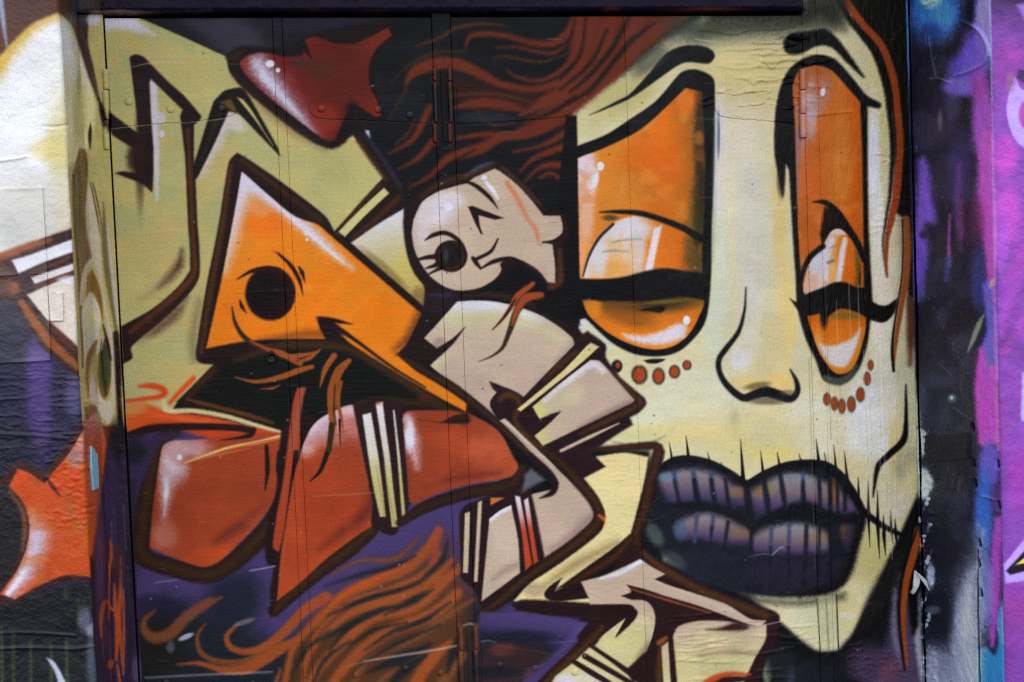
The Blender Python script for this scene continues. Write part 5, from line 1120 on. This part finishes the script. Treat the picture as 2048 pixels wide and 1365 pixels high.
# ================================================================== materials
def paint_mat(name, rough=.45, rvar=.12, bumps=((260, .10),), spec=.4, stretch=(1, 1, 1), dirt=.08, coat=0.0):
    m = bpy.data.materials.new(name); m.use_nodes = True
    n = m.node_tree.nodes; l = m.node_tree.links
    p = n["Principled BSDF"]
    at = n.new("ShaderNodeAttribute"); at.attribute_name = "paint"
    tc = n.new("ShaderNodeTexCoord"); mp = n.new("ShaderNodeMapping"); mp.inputs['Scale'].default_value = stretch
    l.new(tc.outputs['Object'], mp.inputs['Vector'])
    n1 = n.new("ShaderNodeTexNoise"); n1.inputs['Scale'].default_value = 420; n1.inputs['Detail'].default_value = 3
    n2 = n.new("ShaderNodeTexNoise"); n2.inputs['Scale'].default_value = 14; n2.inputs['Detail'].default_value = 6
    l.new(mp.outputs[0], n1.inputs['Vector']); l.new(mp.outputs[0], n2.inputs['Vector'])
    mr = n.new("ShaderNodeMapRange"); mr.inputs[1].default_value = .3; mr.inputs[2].default_value = .7
    mr.inputs[3].default_value = 1 - dirt; mr.inputs[4].default_value = 1 + dirt
    l.new(n1.outputs['Fac'], mr.inputs[0])
    mx = n.new("ShaderNodeVectorMath"); mx.operation = 'SCALE'
    l.new(at.outputs['Color'], mx.inputs[0]); l.new(mr.outputs[0], mx.inputs['Scale'])
    l.new(mx.outputs[0], p.inputs['Base Color'])
    rr = n.new("ShaderNodeMapRange"); rr.inputs[1].default_value = .3; rr.inputs[2].default_value = .7
    rr.inputs[3].default_value = rough - rvar; rr.inputs[4].default_value = rough + rvar
    l.new(n2.outputs['Fac'], rr.inputs[0]); l.new(rr.outputs[0], p.inputs['Roughness'])
    p.inputs['Specular IOR Level'].default_value = spec
    if coat:
        p.inputs['Coat Weight'].default_value = coat; p.inputs['Coat Roughness'].default_value = .15
    prev = None
    for sc, st in bumps:
        t = n.new("ShaderNodeTexNoise"); t.inputs['Scale'].default_value = sc; t.inputs['Detail'].default_value = 4
        l.new(mp.outputs[0], t.inputs['Vector'])
        b = n.new("ShaderNodeBump"); b.inputs['Strength'].default_value = st; b.inputs['Distance'].default_value = .6 / sc
        l.new(t.outputs['Fac'], b.inputs['Height'])
        if prev: l.new(prev.outputs[0], b.inputs['Normal'])
        prev = b
    if prev: l.new(prev.outputs[0], p.inputs['Normal'])
    return m


def flat_mat(name, col, rough=.6, noise=.2, scale=30, bump=.2, spec=.4, bscale=None):
    m = bpy.data.materials.new(name); m.use_nodes = True
    n = m.node_tree.nodes; l = m.node_tree.links
    p = n["Principled BSDF"]
    tc = n.new("ShaderNodeTexCoord")
    t = n.new("ShaderNodeTexNoise"); t.inputs['Scale'].default_value = scale; t.inputs['Detail'].default_value = 8
    l.new(tc.outputs['Object'], t.inputs['Vector'])
    cr = n.new("ShaderNodeValToRGB")
    cr.color_ramp.elements[0].position = .3; cr.color_ramp.elements[1].position = .7
    cr.color_ramp.elements[0].color = tuple(c * (1 - noise) for c in col) + (1,)
    cr.color_ramp.elements[1].color = tuple(min(1, c * (1 + noise)) for c in col) + (1,)
    l.new(t.outputs['Fac'], cr.inputs[0]); l.new(cr.outputs[0], p.inputs['Base Color'])
    p.inputs['Roughness'].default_value = rough; p.inputs['Specular IOR Level'].default_value = spec
    t2 = n.new("ShaderNodeTexNoise"); t2.inputs['Scale'].default_value = bscale or scale * 6; t2.inputs['Detail'].default_value = 5
    l.new(tc.outputs['Object'], t2.inputs['Vector'])
    b = n.new("ShaderNodeBump"); b.inputs['Strength'].default_value = bump; b.inputs['Distance'].default_value = .002
    l.new(t2.outputs['Fac'], b.inputs['Height']); l.new(b.outputs[0], p.inputs['Normal'])
    return m


M_DOOR = paint_mat("sprayed_steel", .44, .10, ((90, .14), (300, .2)), .07, (.35, 1, 1.6), .07)
M_BOARD = paint_mat("sprayed_pasted_paper", .42, .10, ((70, .28), (260, .2)), .09, (1.6, 1, .5), .07)
M_FRAME = paint_mat("sprayed_frame_gloss", .34, .12, ((60, .15), (320, .15)), .06, (1.6, 1.6, .5), .05)
M_RENDER = paint_mat("sprayed_rough_render", .40, .12, ((45, .22), (130, .24), (420, .2)), .22, (1, 1, 1), .07)
M_SHEET = paint_mat("sprayed_plastic_sheet", .46, .12, ((35, .3), (160, .15)), .2, (1, 1, 1), .10)
M_PAPER = paint_mat("sprayed_poster_paper", .38, .08, ((30, .15), (220, .12)), .45, (1, 1, 1), .03)
M_IRON = paint_mat("sprayed_ironmongery", .46, .1, ((120, .15),), .2, (1, 1, 1), .1)
M_GROUND = flat_mat("pavement_asphalt", (.055, .055, .06), .85, .35, 6, .6, .3, 220)
M_DARK = flat_mat("dark_void", (.012, .011, .012), .8, .2)
M_CURL = flat_mat("torn_paper", (.52, .50, .52), .6, .18, 60, .2)
M_BLUE = flat_mat("blue_sticker", (.20, .52, .66), .45, .10, 40, .1)
M_TAPE = flat_mat("black_tape", (.013, .014, .024), .42, .3, 25, .35, .12, 60)


# ================================================================== mesh builders
def finish(name, V, Fc, mat, parent=None, cols=None, smooth=True, relief=None):
    me = bpy.data.meshes.new(name)
    if isinstance(Fc, np.ndarray):
        nv, nf, k = len(V), len(Fc), Fc.shape[1]
        me.vertices.add(nv); me.vertices.foreach_set('co', np.ascontiguousarray(V, np.float32).ravel())
        me.loops.add(nf * k); me.loops.foreach_set('vertex_index', np.ascontiguousarray(Fc, np.int32).ravel())
        me.polygons.add(nf); me.polygons.foreach_set('loop_start', np.arange(0, nf * k, k, dtype=np.int32))
        me.update(calc_edges=True)
    else:
        me.from_pydata([tuple(v) for v in V], [], Fc)
    if smooth: me.polygons.foreach_set('use_smooth', np.ones(len(me.polygons), bool))
    if cols is not None:
        a = me.color_attributes.new('paint', 'FLOAT_COLOR', 'POINT')
        c4 = np.ones((len(V), 4), np.float32); c4[:, :3] = cols
        a.data.foreach_set('color', c4.ravel())
    me.materials.append(mat); me.validate()
    o = bpy.data.objects.new(name, me); COL.objects.link(o)
    if parent: o.parent = parent
    return o


def tag(o, label=None, cat=None, kind=None, group=None):
    if label: o['label'] = label
    if cat: o['category'] = cat
    o['kind'] = kind or 'thing'
    if group: o['group'] = group
    return o


def empty(name, loc, label, cat, group=None):
    o = bpy.data.objects.new(name, None); COL.objects.link(o); o.location = loc; o.empty_display_size = .1
    tag(o, label, cat, None, group)
    return o


def place(o, parent):
    """parent a world-space part to an Empty without moving it"""
    o.parent = parent
    o.matrix_parent_inverse = Matrix.Translation(-parent.location)
    return o


FINE = 0.00190


def axis(a, b, fa, fb, fine=FINE, coarse=.05):
    """samples from a to b, fine inside [fa, fb]"""
    fa, fb = max(a, fa), min(b, fb)
    out = []
    if fb <= fa: return np.linspace(a, b, max(2, int((b - a) / coarse) + 1))
    if fa > a + 1e-6: out.append(np.linspace(a, fa, max(2, int((fa - a) / coarse) + 1))[:-1])
    out.append(np.linspace(fa, fb, max(2, int((fb - fa) / fine) + 1)))
    if fb < b - 1e-6: out.append(np.linspace(fb, b, max(2, int((b - fb) / coarse) + 1))[1:])
    return np.concatenate(out)


ZF0, ZF1 = .44, 2.30       # what the photograph sees of the wall, in height


def skin(name, prof, nrm, zs, mat, parent=None, seed=0, noise=((.03, .0004),), thick=.03, relief=1.0, edge=0.0):
    """a painted sheet swept along a plan profile; prof (n,2) plan points, nrm (n,2) outward"""
    n, m = len(prof), len(zs)
    P = np.zeros((m, n, 3)); P[..., 0] = prof[None, :, 0]; P[..., 1] = prof[None, :, 1]; P[..., 2] = zs[:, None]
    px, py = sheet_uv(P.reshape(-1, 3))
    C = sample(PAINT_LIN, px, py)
    h = sample(RELIEF, px, py).reshape(m, n) * .001 * relief
    s = np.r_[0, np.cumsum(np.hypot(*np.diff(prof, axis=0).T))]
    for i, (cell, amp) in enumerate(noise):
        L, Hh = s[-1] + cell * 2, zs[-1] - zs[0] + cell * 2
        rg = np.random.default_rng(seed * 17 + i)
        G = rg.random((int(Hh / cell) + 4, int(L / cell) + 4)).astype(np.float32)
        yy = (zs - zs[0]) / cell; xx = s / cell
        yi = yy.astype(int); xi = xx.astype(int); fy = (yy - yi)[:, None]; fx = (xx - xi)[None, :]
        fy = fy * fy * (3 - 2 * fy); fx = fx * fx * (3 - 2 * fx)
        q = (G[yi][:, xi] * (1 - fx) + G[yi][:, xi + 1] * fx) * (1 - fy) + (G[yi + 1][:, xi] * (1 - fx) + G[yi + 1][:, xi + 1] * fx) * fy
        h = h + (q - .5) * 2 * amp
    if edge:   # softly rounded arrises of a pressed sheet
        e = np.minimum(np.minimum(s, s[-1] - s)[None, :], np.minimum(zs - zs[0], zs[-1] - zs)[:, None])
        h = h - edge * np.clip(1 - e / (edge * 1.6), 0, 1) ** 2
    P[..., 0] += nrm[None, :, 0] * h; P[..., 1] += nrm[None, :, 1] * h
    V = P.reshape(-1, 3)
    idx = np.arange(n * m).reshape(m, n)
    Fq = np.stack([idx[:-1, :-1], idx[:-1, 1:], idx[1:, 1:], idx[1:, :-1]], -1).reshape(-1, 4)
    if thick:
        ring = np.concatenate([idx[0, :], idx[1:, -1], idx[-1, -2::-1], idx[-2:0:-1, 0]])
        B_ = V[ring].copy()
        nn = np.zeros((m, n, 2)); nn[:] = nrm[None]
        nb = nn.reshape(-1, 2)[ring]
        B_[:, :2] -= nb * thick
        k = len(ring); r2 = np.arange(k) + len(V); nx = np.roll(np.arange(k), -1)
        Fs = np.stack([ring, r2, r2[nx], ring[nx]], -1)
        V = np.concatenate([V, B_]); C = np.concatenate([C, C[ring]]); Fq = np.concatenate([Fq, Fs])
    return finish(name, V, Fq, mat, parent, C)


def flat_skin(name, x0, x1, y, z0, z1, mat, parent=None, **kw):
    xs = axis(x0, x1, -.72, 2.25)
    pr = np.stack([xs, np.full_like(xs, y)], -1); nr = np.tile([0., -1.], (len(xs), 1))
    return skin(name, pr, nr, axis(z0, z1, ZF0, ZF1), mat, parent, **kw)


def painted(name, V, Fc, mat=None, parent=None, smooth=True, col=None):
    V = np.asarray(V, float)
    if col is None:
        px, py = sheet_uv(V); C = sample(PAINT_LIN, px, py)
    else: C = np.tile(np.asarray(col, float), (len(V), 1))
    return finish(name, V, Fc, mat or M_IRON, parent, C, smooth)


def lathe(c, axis_, prof, seg=14):
    """rings (r, t) turned about an axis through c"""
    a = Vector(axis_).normalized(); b = a.orthogonal().normalized(); d = a.cross(b)
    V, Fc = [], []
    for r, t in prof:
        for k in range(seg):
            q = 2 * math.pi * k / seg
            V.append(tuple(Vector(c) + a * t + (b * math.cos(q) + d * math.sin(q)) * r))
    for i in range(len(prof) - 1):
        for k in range(seg):
            k2 = (k + 1) % seg
            Fc.append((i * seg + k, i * seg + k2, (i + 1) * seg + k2, (i + 1) * seg + k))
    Fc.append(tuple(range(seg))[::-1]); Fc.append(tuple((len(prof) - 1) * seg + k for k in range(seg)))
    return V, Fc


def bolt(px, py, r, parent, y=0.0, name="bolt"):
    p = unproj(px, py, y)
    V, Fc = lathe(p, (0, -1, 0), [(r, -.003), (r, .0008), (r * .93, .0018), (r * .75, .0028), (r * .4, .0034), (r * .05, .0036)], 14)
    return painted(name, V, Fc, M_IRON, parent)


def plate(name, pts, y0, y1, parent, mat=None, cell=.0017):
    """a flat plate outlined on the door (survey points), with a small bevel"""
    Q = path(pts, True, 5.0)
    W_ = np.array([unproj(x, y, 0.0) for x, y in Q])[:, [0, 2]]
    xs = np.arange(W_[:, 0].min() - cell, W_[:, 0].max() + cell * 2, cell); z_ = np.arange(W_[:, 1].min() - cell, W_[:, 1].max() + cell * 2, cell)
    G = (W_ - np.array([xs[0], z_[0]])) / cell
    keep = inside(G - .5, (0, 0, len(xs) - 1, len(z_) - 1))
    nz, nx_ = len(z_), len(xs)
    cnt = np.zeros((nz, nx_), int)
    for dj in (0, 1):
        for di in (0, 1):
            cnt[dj:dj + nz - 1, di:di + nx_ - 1] += keep
    Yv = np.where(cnt == 4, y1, y0)
    # second ring: half height, so that the edge reads as worn
    P_ = np.stack([np.broadcast_to(xs[None, :], (nz, nx_)), Yv, np.broadcast_to(z_[:, None], (nz, nx_))], -1).reshape(-1, 3)
    idx = np.arange(nz * nx_).reshape(nz, nx_)
    Fq = np.stack([idx[:-1, :-1], idx[:-1, 1:], idx[1:, 1:], idx[1:, :-1]], -1)[keep]
    used = np.unique(Fq); mp = np.full(nz * nx_, -1); mp[used] = np.arange(len(used))
    return painted(name, P_[used], mp[Fq], mat or M_DOOR, parent, True)


# ================================================================== plan of the recess
XR = lineX((1812, 0), (1846, 1365))                   # inner right corner
D_ = .30
for _ in range(40):                                   # depth of the recess from its outer right corner
    xo = lineX((1981, 0), (2010, 1365), -D_)
    D_ += (xo - XR) * 1.2
XL = lineX((119, 0), (193, 1365), -D_)                # outer left corner
XG0 = lineX((205, 100), (281, 1320)); XA = lineX((566, 450), (605, 1365)); XB = lineX((584, 450), (625, 1365))
XM0 = lineX((858, 33), (918, 1255)); XM1 = lineX((895, 33), (955, 1250))
XC = lineX((1250, 150), (1293, 1280)); XD = lineX((1274, 230), (1312, 1210))
XS0 = lineX((1604, 33), (1638, 1250)); XS1 = lineX((1625, 33), (1672, 1250))
ZT = unproj(900, 31, 0)[2]                            # top of the door leaves
print("recess", D_, "XL", XL, "gap", XG0, "XR", XR, "ZT", ZT, "XM", XM0, XM1, "XS", XS0, XS1)
ZH = ZT + .42                                         # underside of the wall over the recess
g = .0022

# ---- setting
gm = finish("pavement", np.array([(-60, -60, 0), (60, -60, 0), (60, 60, 0), (-60, 60, 0)], float), [(0, 1, 2, 3)], M_GROUND, smooth=False)
tag(gm, kind="structure")


def wall_profile(x_corner, sign, far):
    """from the back of the recess forward along the reveal, round the arris, then along the street"""
    r = .010
    ys = axis(0.02, D_ - r, -1, 9, FINE)
    a = np.stack([np.full_like(ys, x_corner), -ys], -1); na = np.tile([-sign, 0.], (len(ys), 1))
    t = np.linspace(0, math.pi / 2, 9)[1:-1]
    cx, cy = x_corner + sign * r, -(D_ - r)
    b = np.stack([cx - sign * r * np.cos(t), cy - r * np.sin(t)], -1); nb = np.stack([-sign * np.cos(t), -np.sin(t)], -1)
    xs = axis(r, far, -1, .42 if sign < 0 else .34)
    c = np.stack([x_corner + sign * xs, np.full_like(xs, -D_)], -1); nc = np.tile([0., -1.], (len(xs), 1))
    P, N = np.concatenate([a, b, c]), np.concatenate([na, nb, nc])
    if sign < 0: P, N = P[::-1], N[::-1]
    return P, N


zs = axis(0, 3.6, ZF0, ZF1)
P, N = wall_profile(XL, -1, 2.6)
wl = skin("masonry_wall", P, N, zs, M_RENDER, None, 3, ((.09, .0016), (.022, .00034), (.008, .00016)), .30)
tag(wl, "rough rendered wall painted with a pale balloon shape and an orange star", "wall")
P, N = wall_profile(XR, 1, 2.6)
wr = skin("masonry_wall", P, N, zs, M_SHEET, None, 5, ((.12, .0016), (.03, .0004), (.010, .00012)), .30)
tag(wr, "wall sprayed magenta and purple with a dark sheeted reveal", "wall")
# the wall carried over the recess
x0, x1 = XL - .0, XR + .0
lv = np.array([(x0, -D_ + .004, ZH), (x1, -D_ + .004, ZH), (x1, .30, ZH), (x0, .30, ZH), (x0, -D_ + .004, 3.598), (x1, -D_ + .004, 3.598), (x1, .30, 3.598), (x0, .30, 3.598)])
lin = painted("lintel", lv, [(0, 3, 2, 1), (4, 5, 6, 7), (0, 1, 5, 4), (1, 2, 6, 5), (2, 3, 7, 6), (3, 0, 4, 7)], M_RENDER, None, False, (.03, .022, .045))
tag(lin, "dark painted wall panel carried over the recessed doors", "lintel")

# ---- frame
fr = empty("steel_surround", (XL, 0, 0), "steel door frame with purple jamb, centre mullion and dark head", "door frame")
DN = ((.06, .0007), (.018, .00022))
FN = ((.05, .0010), (.014, .0005), (.007, .0003))
place(flat_skin("jamb", XL - .004, XG0 - g, -.004, 0, ZT + .004, M_FRAME, seed=7, noise=FN, thick=.03), fr)
place(flat_skin("mullion", XM0 + .0005, XM1 - .0005, -.001, 0, ZT + .006, M_DOOR, seed=8, noise=DN, thick=.03), fr)
place(flat_skin("stile", XS0 + .0006, XS1 - .0002, -.001, 0, ZH + .004, M_BOARD, seed=9, noise=FN, thick=.03), fr)
hx1 = XS0 + .004
place(flat_skin("head", XL - .004, hx1, -.022, ZT + .0065, ZH + .004, M_FRAME, seed=10, noise=FN, thick=.05, edge=.006), fr)
bk = finish("gap_backing", np.array([(XL - .1, .062, 0), (XR + .1, .062, 0), (XR + .1, .062, ZH + .1), (XL - .1, .062, ZH + .1)]), [(0, 1, 2, 3)], M_DARK, None, None, False)  # dark sheet added behind the door gaps, stands in for the unlit inside
place(bk, fr)

# ---- left leaf
lf = empty("door", (XG0, 0, 0), "sheet steel door with the orange triangular bird head and red blocks", "door")
place(flat_skin("sheet", XG0 + g, XA - .0002, 0, .015, ZT - .004, M_DOOR, seed=11, noise=DN, edge=.0004), lf)
place(flat_skin("cover_strip", XA + .0002, XB - .0002, -.0003, .015, ZT - .004, M_DOOR, seed=12, noise=DN, edge=.0004), lf)
place(flat_skin("sheet", XB + .0002, XM0 - .0005, 0, .015, ZT - .004, M_DOOR, seed=13, noise=DN, edge=.0004), lf)
# ---- right leaf
rf = empty("door", (XM1, 0, 0), "sheet steel door with flowing red hair, pale worm head and half the skull face", "door")
place(flat_skin("sheet", XM1 + .0005, XC - .0002, 0, .015, ZT - .004, M_DOOR, seed=14, noise=DN, edge=.0004), rf)
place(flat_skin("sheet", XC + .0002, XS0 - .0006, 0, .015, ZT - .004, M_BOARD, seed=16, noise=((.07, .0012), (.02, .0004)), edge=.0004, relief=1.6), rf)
# ---- fixed side board
sb = flat_skin("side_board", XS1 + .0002, XR + .004, -.0014, 0, ZH + .004, M_BOARD, None, seed=17, relief=1.6, noise=((.06, .0012), (.02, .0005), (.009, .0002)), edge=.0004)
tag(sb, "narrow fixed board beside the doors, painted with one long orange eye", "board")

# ---- strap hinges and their bolts
ST = -.0024
straps = [
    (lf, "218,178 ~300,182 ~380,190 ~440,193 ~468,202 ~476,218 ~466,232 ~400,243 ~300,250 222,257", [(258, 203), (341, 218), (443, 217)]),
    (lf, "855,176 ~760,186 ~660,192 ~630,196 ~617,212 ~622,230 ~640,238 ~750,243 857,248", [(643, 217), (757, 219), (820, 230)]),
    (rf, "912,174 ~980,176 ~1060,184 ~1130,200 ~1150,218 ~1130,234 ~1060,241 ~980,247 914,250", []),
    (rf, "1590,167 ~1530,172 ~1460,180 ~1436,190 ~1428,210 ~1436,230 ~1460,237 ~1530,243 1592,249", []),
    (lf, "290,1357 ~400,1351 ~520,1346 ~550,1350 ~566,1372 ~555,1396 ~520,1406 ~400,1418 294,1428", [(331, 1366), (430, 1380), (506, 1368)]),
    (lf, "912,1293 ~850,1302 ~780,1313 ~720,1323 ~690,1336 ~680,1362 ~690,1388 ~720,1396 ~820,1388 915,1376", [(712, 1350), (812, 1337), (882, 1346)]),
    (rf, "962,1284 ~1040,1296 ~1130,1312 ~1180,1330 ~1196,1350 ~1180,1372 ~1130,1380 ~1040,1376 964,1372", [(1000, 1330), (1070, 1336), (1150, 1345)])]
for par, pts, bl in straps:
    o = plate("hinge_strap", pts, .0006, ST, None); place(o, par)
    for bx, by in bl:
        b = bolt(bx, by, .0095 if by < 600 else .0085, None, ST)
        b.parent = o


def knuckles(px, pys, r, y, parent):
    for a, b in pys:
        p = unproj(px + (a - 700) * 0.0, a, y); q = unproj(px + (b - a) * .045, b, y)
        L = p[2] - q[2]
        V, Fc = lathe((q[0], y, q[2]), (0, 0, 1), [(r * .55, 0), (r * .9, .0006), (r, .002)] + [(r, .002 + (L - .004) * k / 6) for k in range(1, 6)] + [(r, L - .002), (r * .9, L - .0006), (r * .55, L)], 16)
        place(painted("hinge_knuckle", V, Fc, M_IRON), parent)


knuckles(869, [(137, 163), (164, 246), (247, 286)], .0056, -.002, lf)
knuckles(899, [(137, 163), (164, 246), (247, 286)], .0060, -.002, rf)
knuckles(921, [(1254, 1300), (1301, 1370), (1371, 1420)], .0066, -.003, lf)
knuckles(951, [(1252, 1298), (1299, 1370), (1371, 1420)], .0066, -.003, rf)
knuckles(1604, [(139, 180), (181, 228), (229, 276)], .0085, -.005, rf)
knuckles(211, [(139, 180), (181, 240), (241, 300)], .0070, -.004, lf)
place(plate("hinge_leaf", "879,139 890,139 896,286 885,286", .001, -.0045, fr), fr)
place(plate("hinge_leaf", "932,1255 943,1255 948,1420 937,1420", .001, -.0045, fr), fr)
# cylinder lock of the left leaf
p = unproj(543, 716, 0)
V, Fc = lathe(p, (0, -1, 0), [(.013, -.002), (.0135, .002), (.0125, .0045), (.0095, .0055), (.009, .0035), (.004, .0035)], 20)
lk = place(painted("lock_cylinder", V, Fc, M_IRON), lf)

# ---- posters and scraps pasted on the walls
def paper(name, quad, y, mat, lift=.0016, n=46, seed=0, col=None, curl=None, thick=.0004):
    """a sheet of paper on a street-side wall face: survey corners tl, tr, br, bl"""
    rg = np.random.default_rng(seed); q = np.array(quad, float)
    c = [unproj(a, b, y) for a, b in q]
    V = []
    ph = rg.uniform(0, 6, 4)
    for j in range(n + 1):
        for i in range(n + 1):
            u, v = i / n, j / n
            w = (c[0] * (1 - u) + c[1] * u) * (1 - v) + (c[3] * (1 - u) + c[2] * u) * v
            e = min(u, 1 - u, v, 1 - v)
            h = lift + .0007 * math.sin(6 * u + ph[0]) * math.sin(5 * v + ph[1]) + .0016 * max(0, 1 - e * 22) * (.5 + .5 * math.sin(9 * (u + v) + ph[2]))
            V.append((w[0] + 0.0, w[1] - h, w[2]))
    V = np.array(V); k = n + 1
    idx = np.arange(k * k).reshape(k, k)
    Fq = np.stack([idx[:-1, :-1], idx[1:, :-1], idx[1:, 1:], idx[:-1, 1:]], -1).reshape(-1, 4)
    ring = np.concatenate([idx[0, :], idx[1:, -1], idx[-1, -2::-1], idx[-2:0:-1, 0]])
    Bk = V[ring].copy(); Bk[:, 1] += .004
    r2 = np.arange(len(ring)) + len(V); nx = np.roll(np.arange(len(ring)), -1)
    Fs = np.stack([ring, ring[nx], r2[nx], r2], -1)
    V = np.concatenate([V, Bk]); Fq = np.concatenate([Fq, Fs])
    return painted(name, V, Fq, mat, None, True, col)


YW = -D_ - .0015
o = paper("poster", [(-92, 380), (85, 375), (95, 550), (-86, 556)], YW, M_PAPER, .0022, 90, 1)
tag(o, "painted-over poster with a plain pale upper half, pasted edge on", "poster")
o["label"] = "smooth painted-over poster, the upper of two pasted one above the other"
o = paper("poster", [(-86, 551), (94, 551), (102, 722), (-80, 732)], YW, M_PAPER, .0026, 90, 2)
tag(o, "smooth painted-over poster, the lower of two, crossed by a brown stripe", "poster")
o = paper("paper_scrap", [(97, 583), (126, 586), (127, 642), (101, 643)], YW, M_PAPER, .0018, 24, 3)
tag(o, "small cream paper scrap stuck beside the striped arm", "paper scrap")

# torn blue sticker on the left reveal
Q = [(183, 892), (190, 900), (192, 908), (195, 906), (197, 940), (198, 975), (188, 981), (185, 940)]
W_ = [unproj_x(a, b, XL + .004) for a, b in Q]
V = [tuple(w) for w in W_] + [(w[0] - .004, w[1], w[2]) for w in W_]
n = len(Q)
o = finish("torn_sticker", np.array(V), [tuple(range(n))] + [(k, k + n, (k + 1) % n + n, (k + 1) % n) for k in range(n)], M_BLUE, None, None, False)
tag(o, "torn light blue sticker strip on the orange door reveal", "sticker")

# black tape patch on the dark reveal
def reveal_quad(q, off, n=20, seed=0, bump=.002):
    rg = np.random.default_rng(seed)
    c = [unproj_x(a, b, XR - off) for a, b in q]; V = []
    hh = rg.random((n + 1, n + 1)) * bump
    for j in range(n + 1):
        for i in range(n + 1):
            u, v = i / n, j / n
            w = (c[0] * (1 - u) + c[1] * u) * (1 - v) + (c[3] * (1 - u) + c[2] * u) * v
            V.append((w[0] - hh[j, i], w[1], w[2]))
    V = np.array(V); k = n + 1; idx = np.arange(k * k).reshape(k, k)
    Fq = np.stack([idx[:-1, :-1], idx[1:, :-1], idx[1:, 1:], idx[:-1, 1:]], -1).reshape(-1, 4)
    ring = np.concatenate([idx[0, :], idx[1:, -1], idx[-1, -2::-1], idx[-2:0:-1, 0]])
    Bk = V[ring].copy(); Bk[:, 0] += .006
    r2 = np.arange(len(ring)) + len(V); nx = np.roll(np.arange(len(ring)), -1)
    return np.concatenate([V, Bk]), np.concatenate([Fq, np.stack([ring, ring[nx], r2[nx], r2], -1)])


V, Fq = reveal_quad([(1850, 872), (1939, 865), (1940, 918), (1852, 926)], .003, 18, 4, .0018)
o = painted("tape_patch", V, Fq, M_TAPE, None, True)
tag(o, "crinkled black tape patch stuck across the dark reveal", "tape")

# peeled paper hanging from the corner of the board and the reveal
def curl_strip(name, a, b, wa, wb, y0, out, label, seed):
    A = unproj(a[0], a[1], y0); Bp = unproj(b[0], b[1], y0)
    rg = random.Random(seed); V = []; n, m = 14, 8
    side = np.array([1., 0, 0])
    for i in range(n + 1):
        t = i / n; w = (wa + (wb - wa) * t) * (.35 + .65 * math.sin(min(1, t * 1.15 + .12) * math.pi * .86))
        c = A * (1 - t) + Bp * t
        for j in range(m + 1):
            s = j / m - .5
            V.append(tuple(c + side * w * s + np.array([0, -(out * math.sin(t * 2.4) + w * (.5 - 2 * s * s) * .9) - .004, -.004 * math.sin(6 * s + 3 * t)])))
    Fc = [(i * (m + 1) + j, i * (m + 1) + j + 1, (i + 1) * (m + 1) + j + 1, (i + 1) * (m + 1) + j) for i in range(n) for j in range(m)]
    o = finish(name, np.array(V), Fc, M_CURL, None, None, True)
    md = o.modifiers.new("thickness", 'SOLIDIFY'); md.thickness = .0006
    tag(o, label, "paper")
    return o


curl_strip("peeled_paper", (1829, 1143), (1820, 1182), .012, .026, -.004, .020, "short grey paper curl peeling off the board, broad rounded end", 1)
curl_strip("peeled_paper", (1830, 1143), (1857, 1194), .010, .020, -.006, .030, "longer grey paper curl peeling towards the dark reveal", 2)
# screw in the reveal
p = unproj_x(1904, 797, XR)
V, Fc = lathe(p, (-1, 0, 0), [(.008, -.004), (.008, .001), (.0065, .003), (.003, .004), (.0004, .0042)], 12)
o = painted("screw", V, Fc, M_IRON, wr)
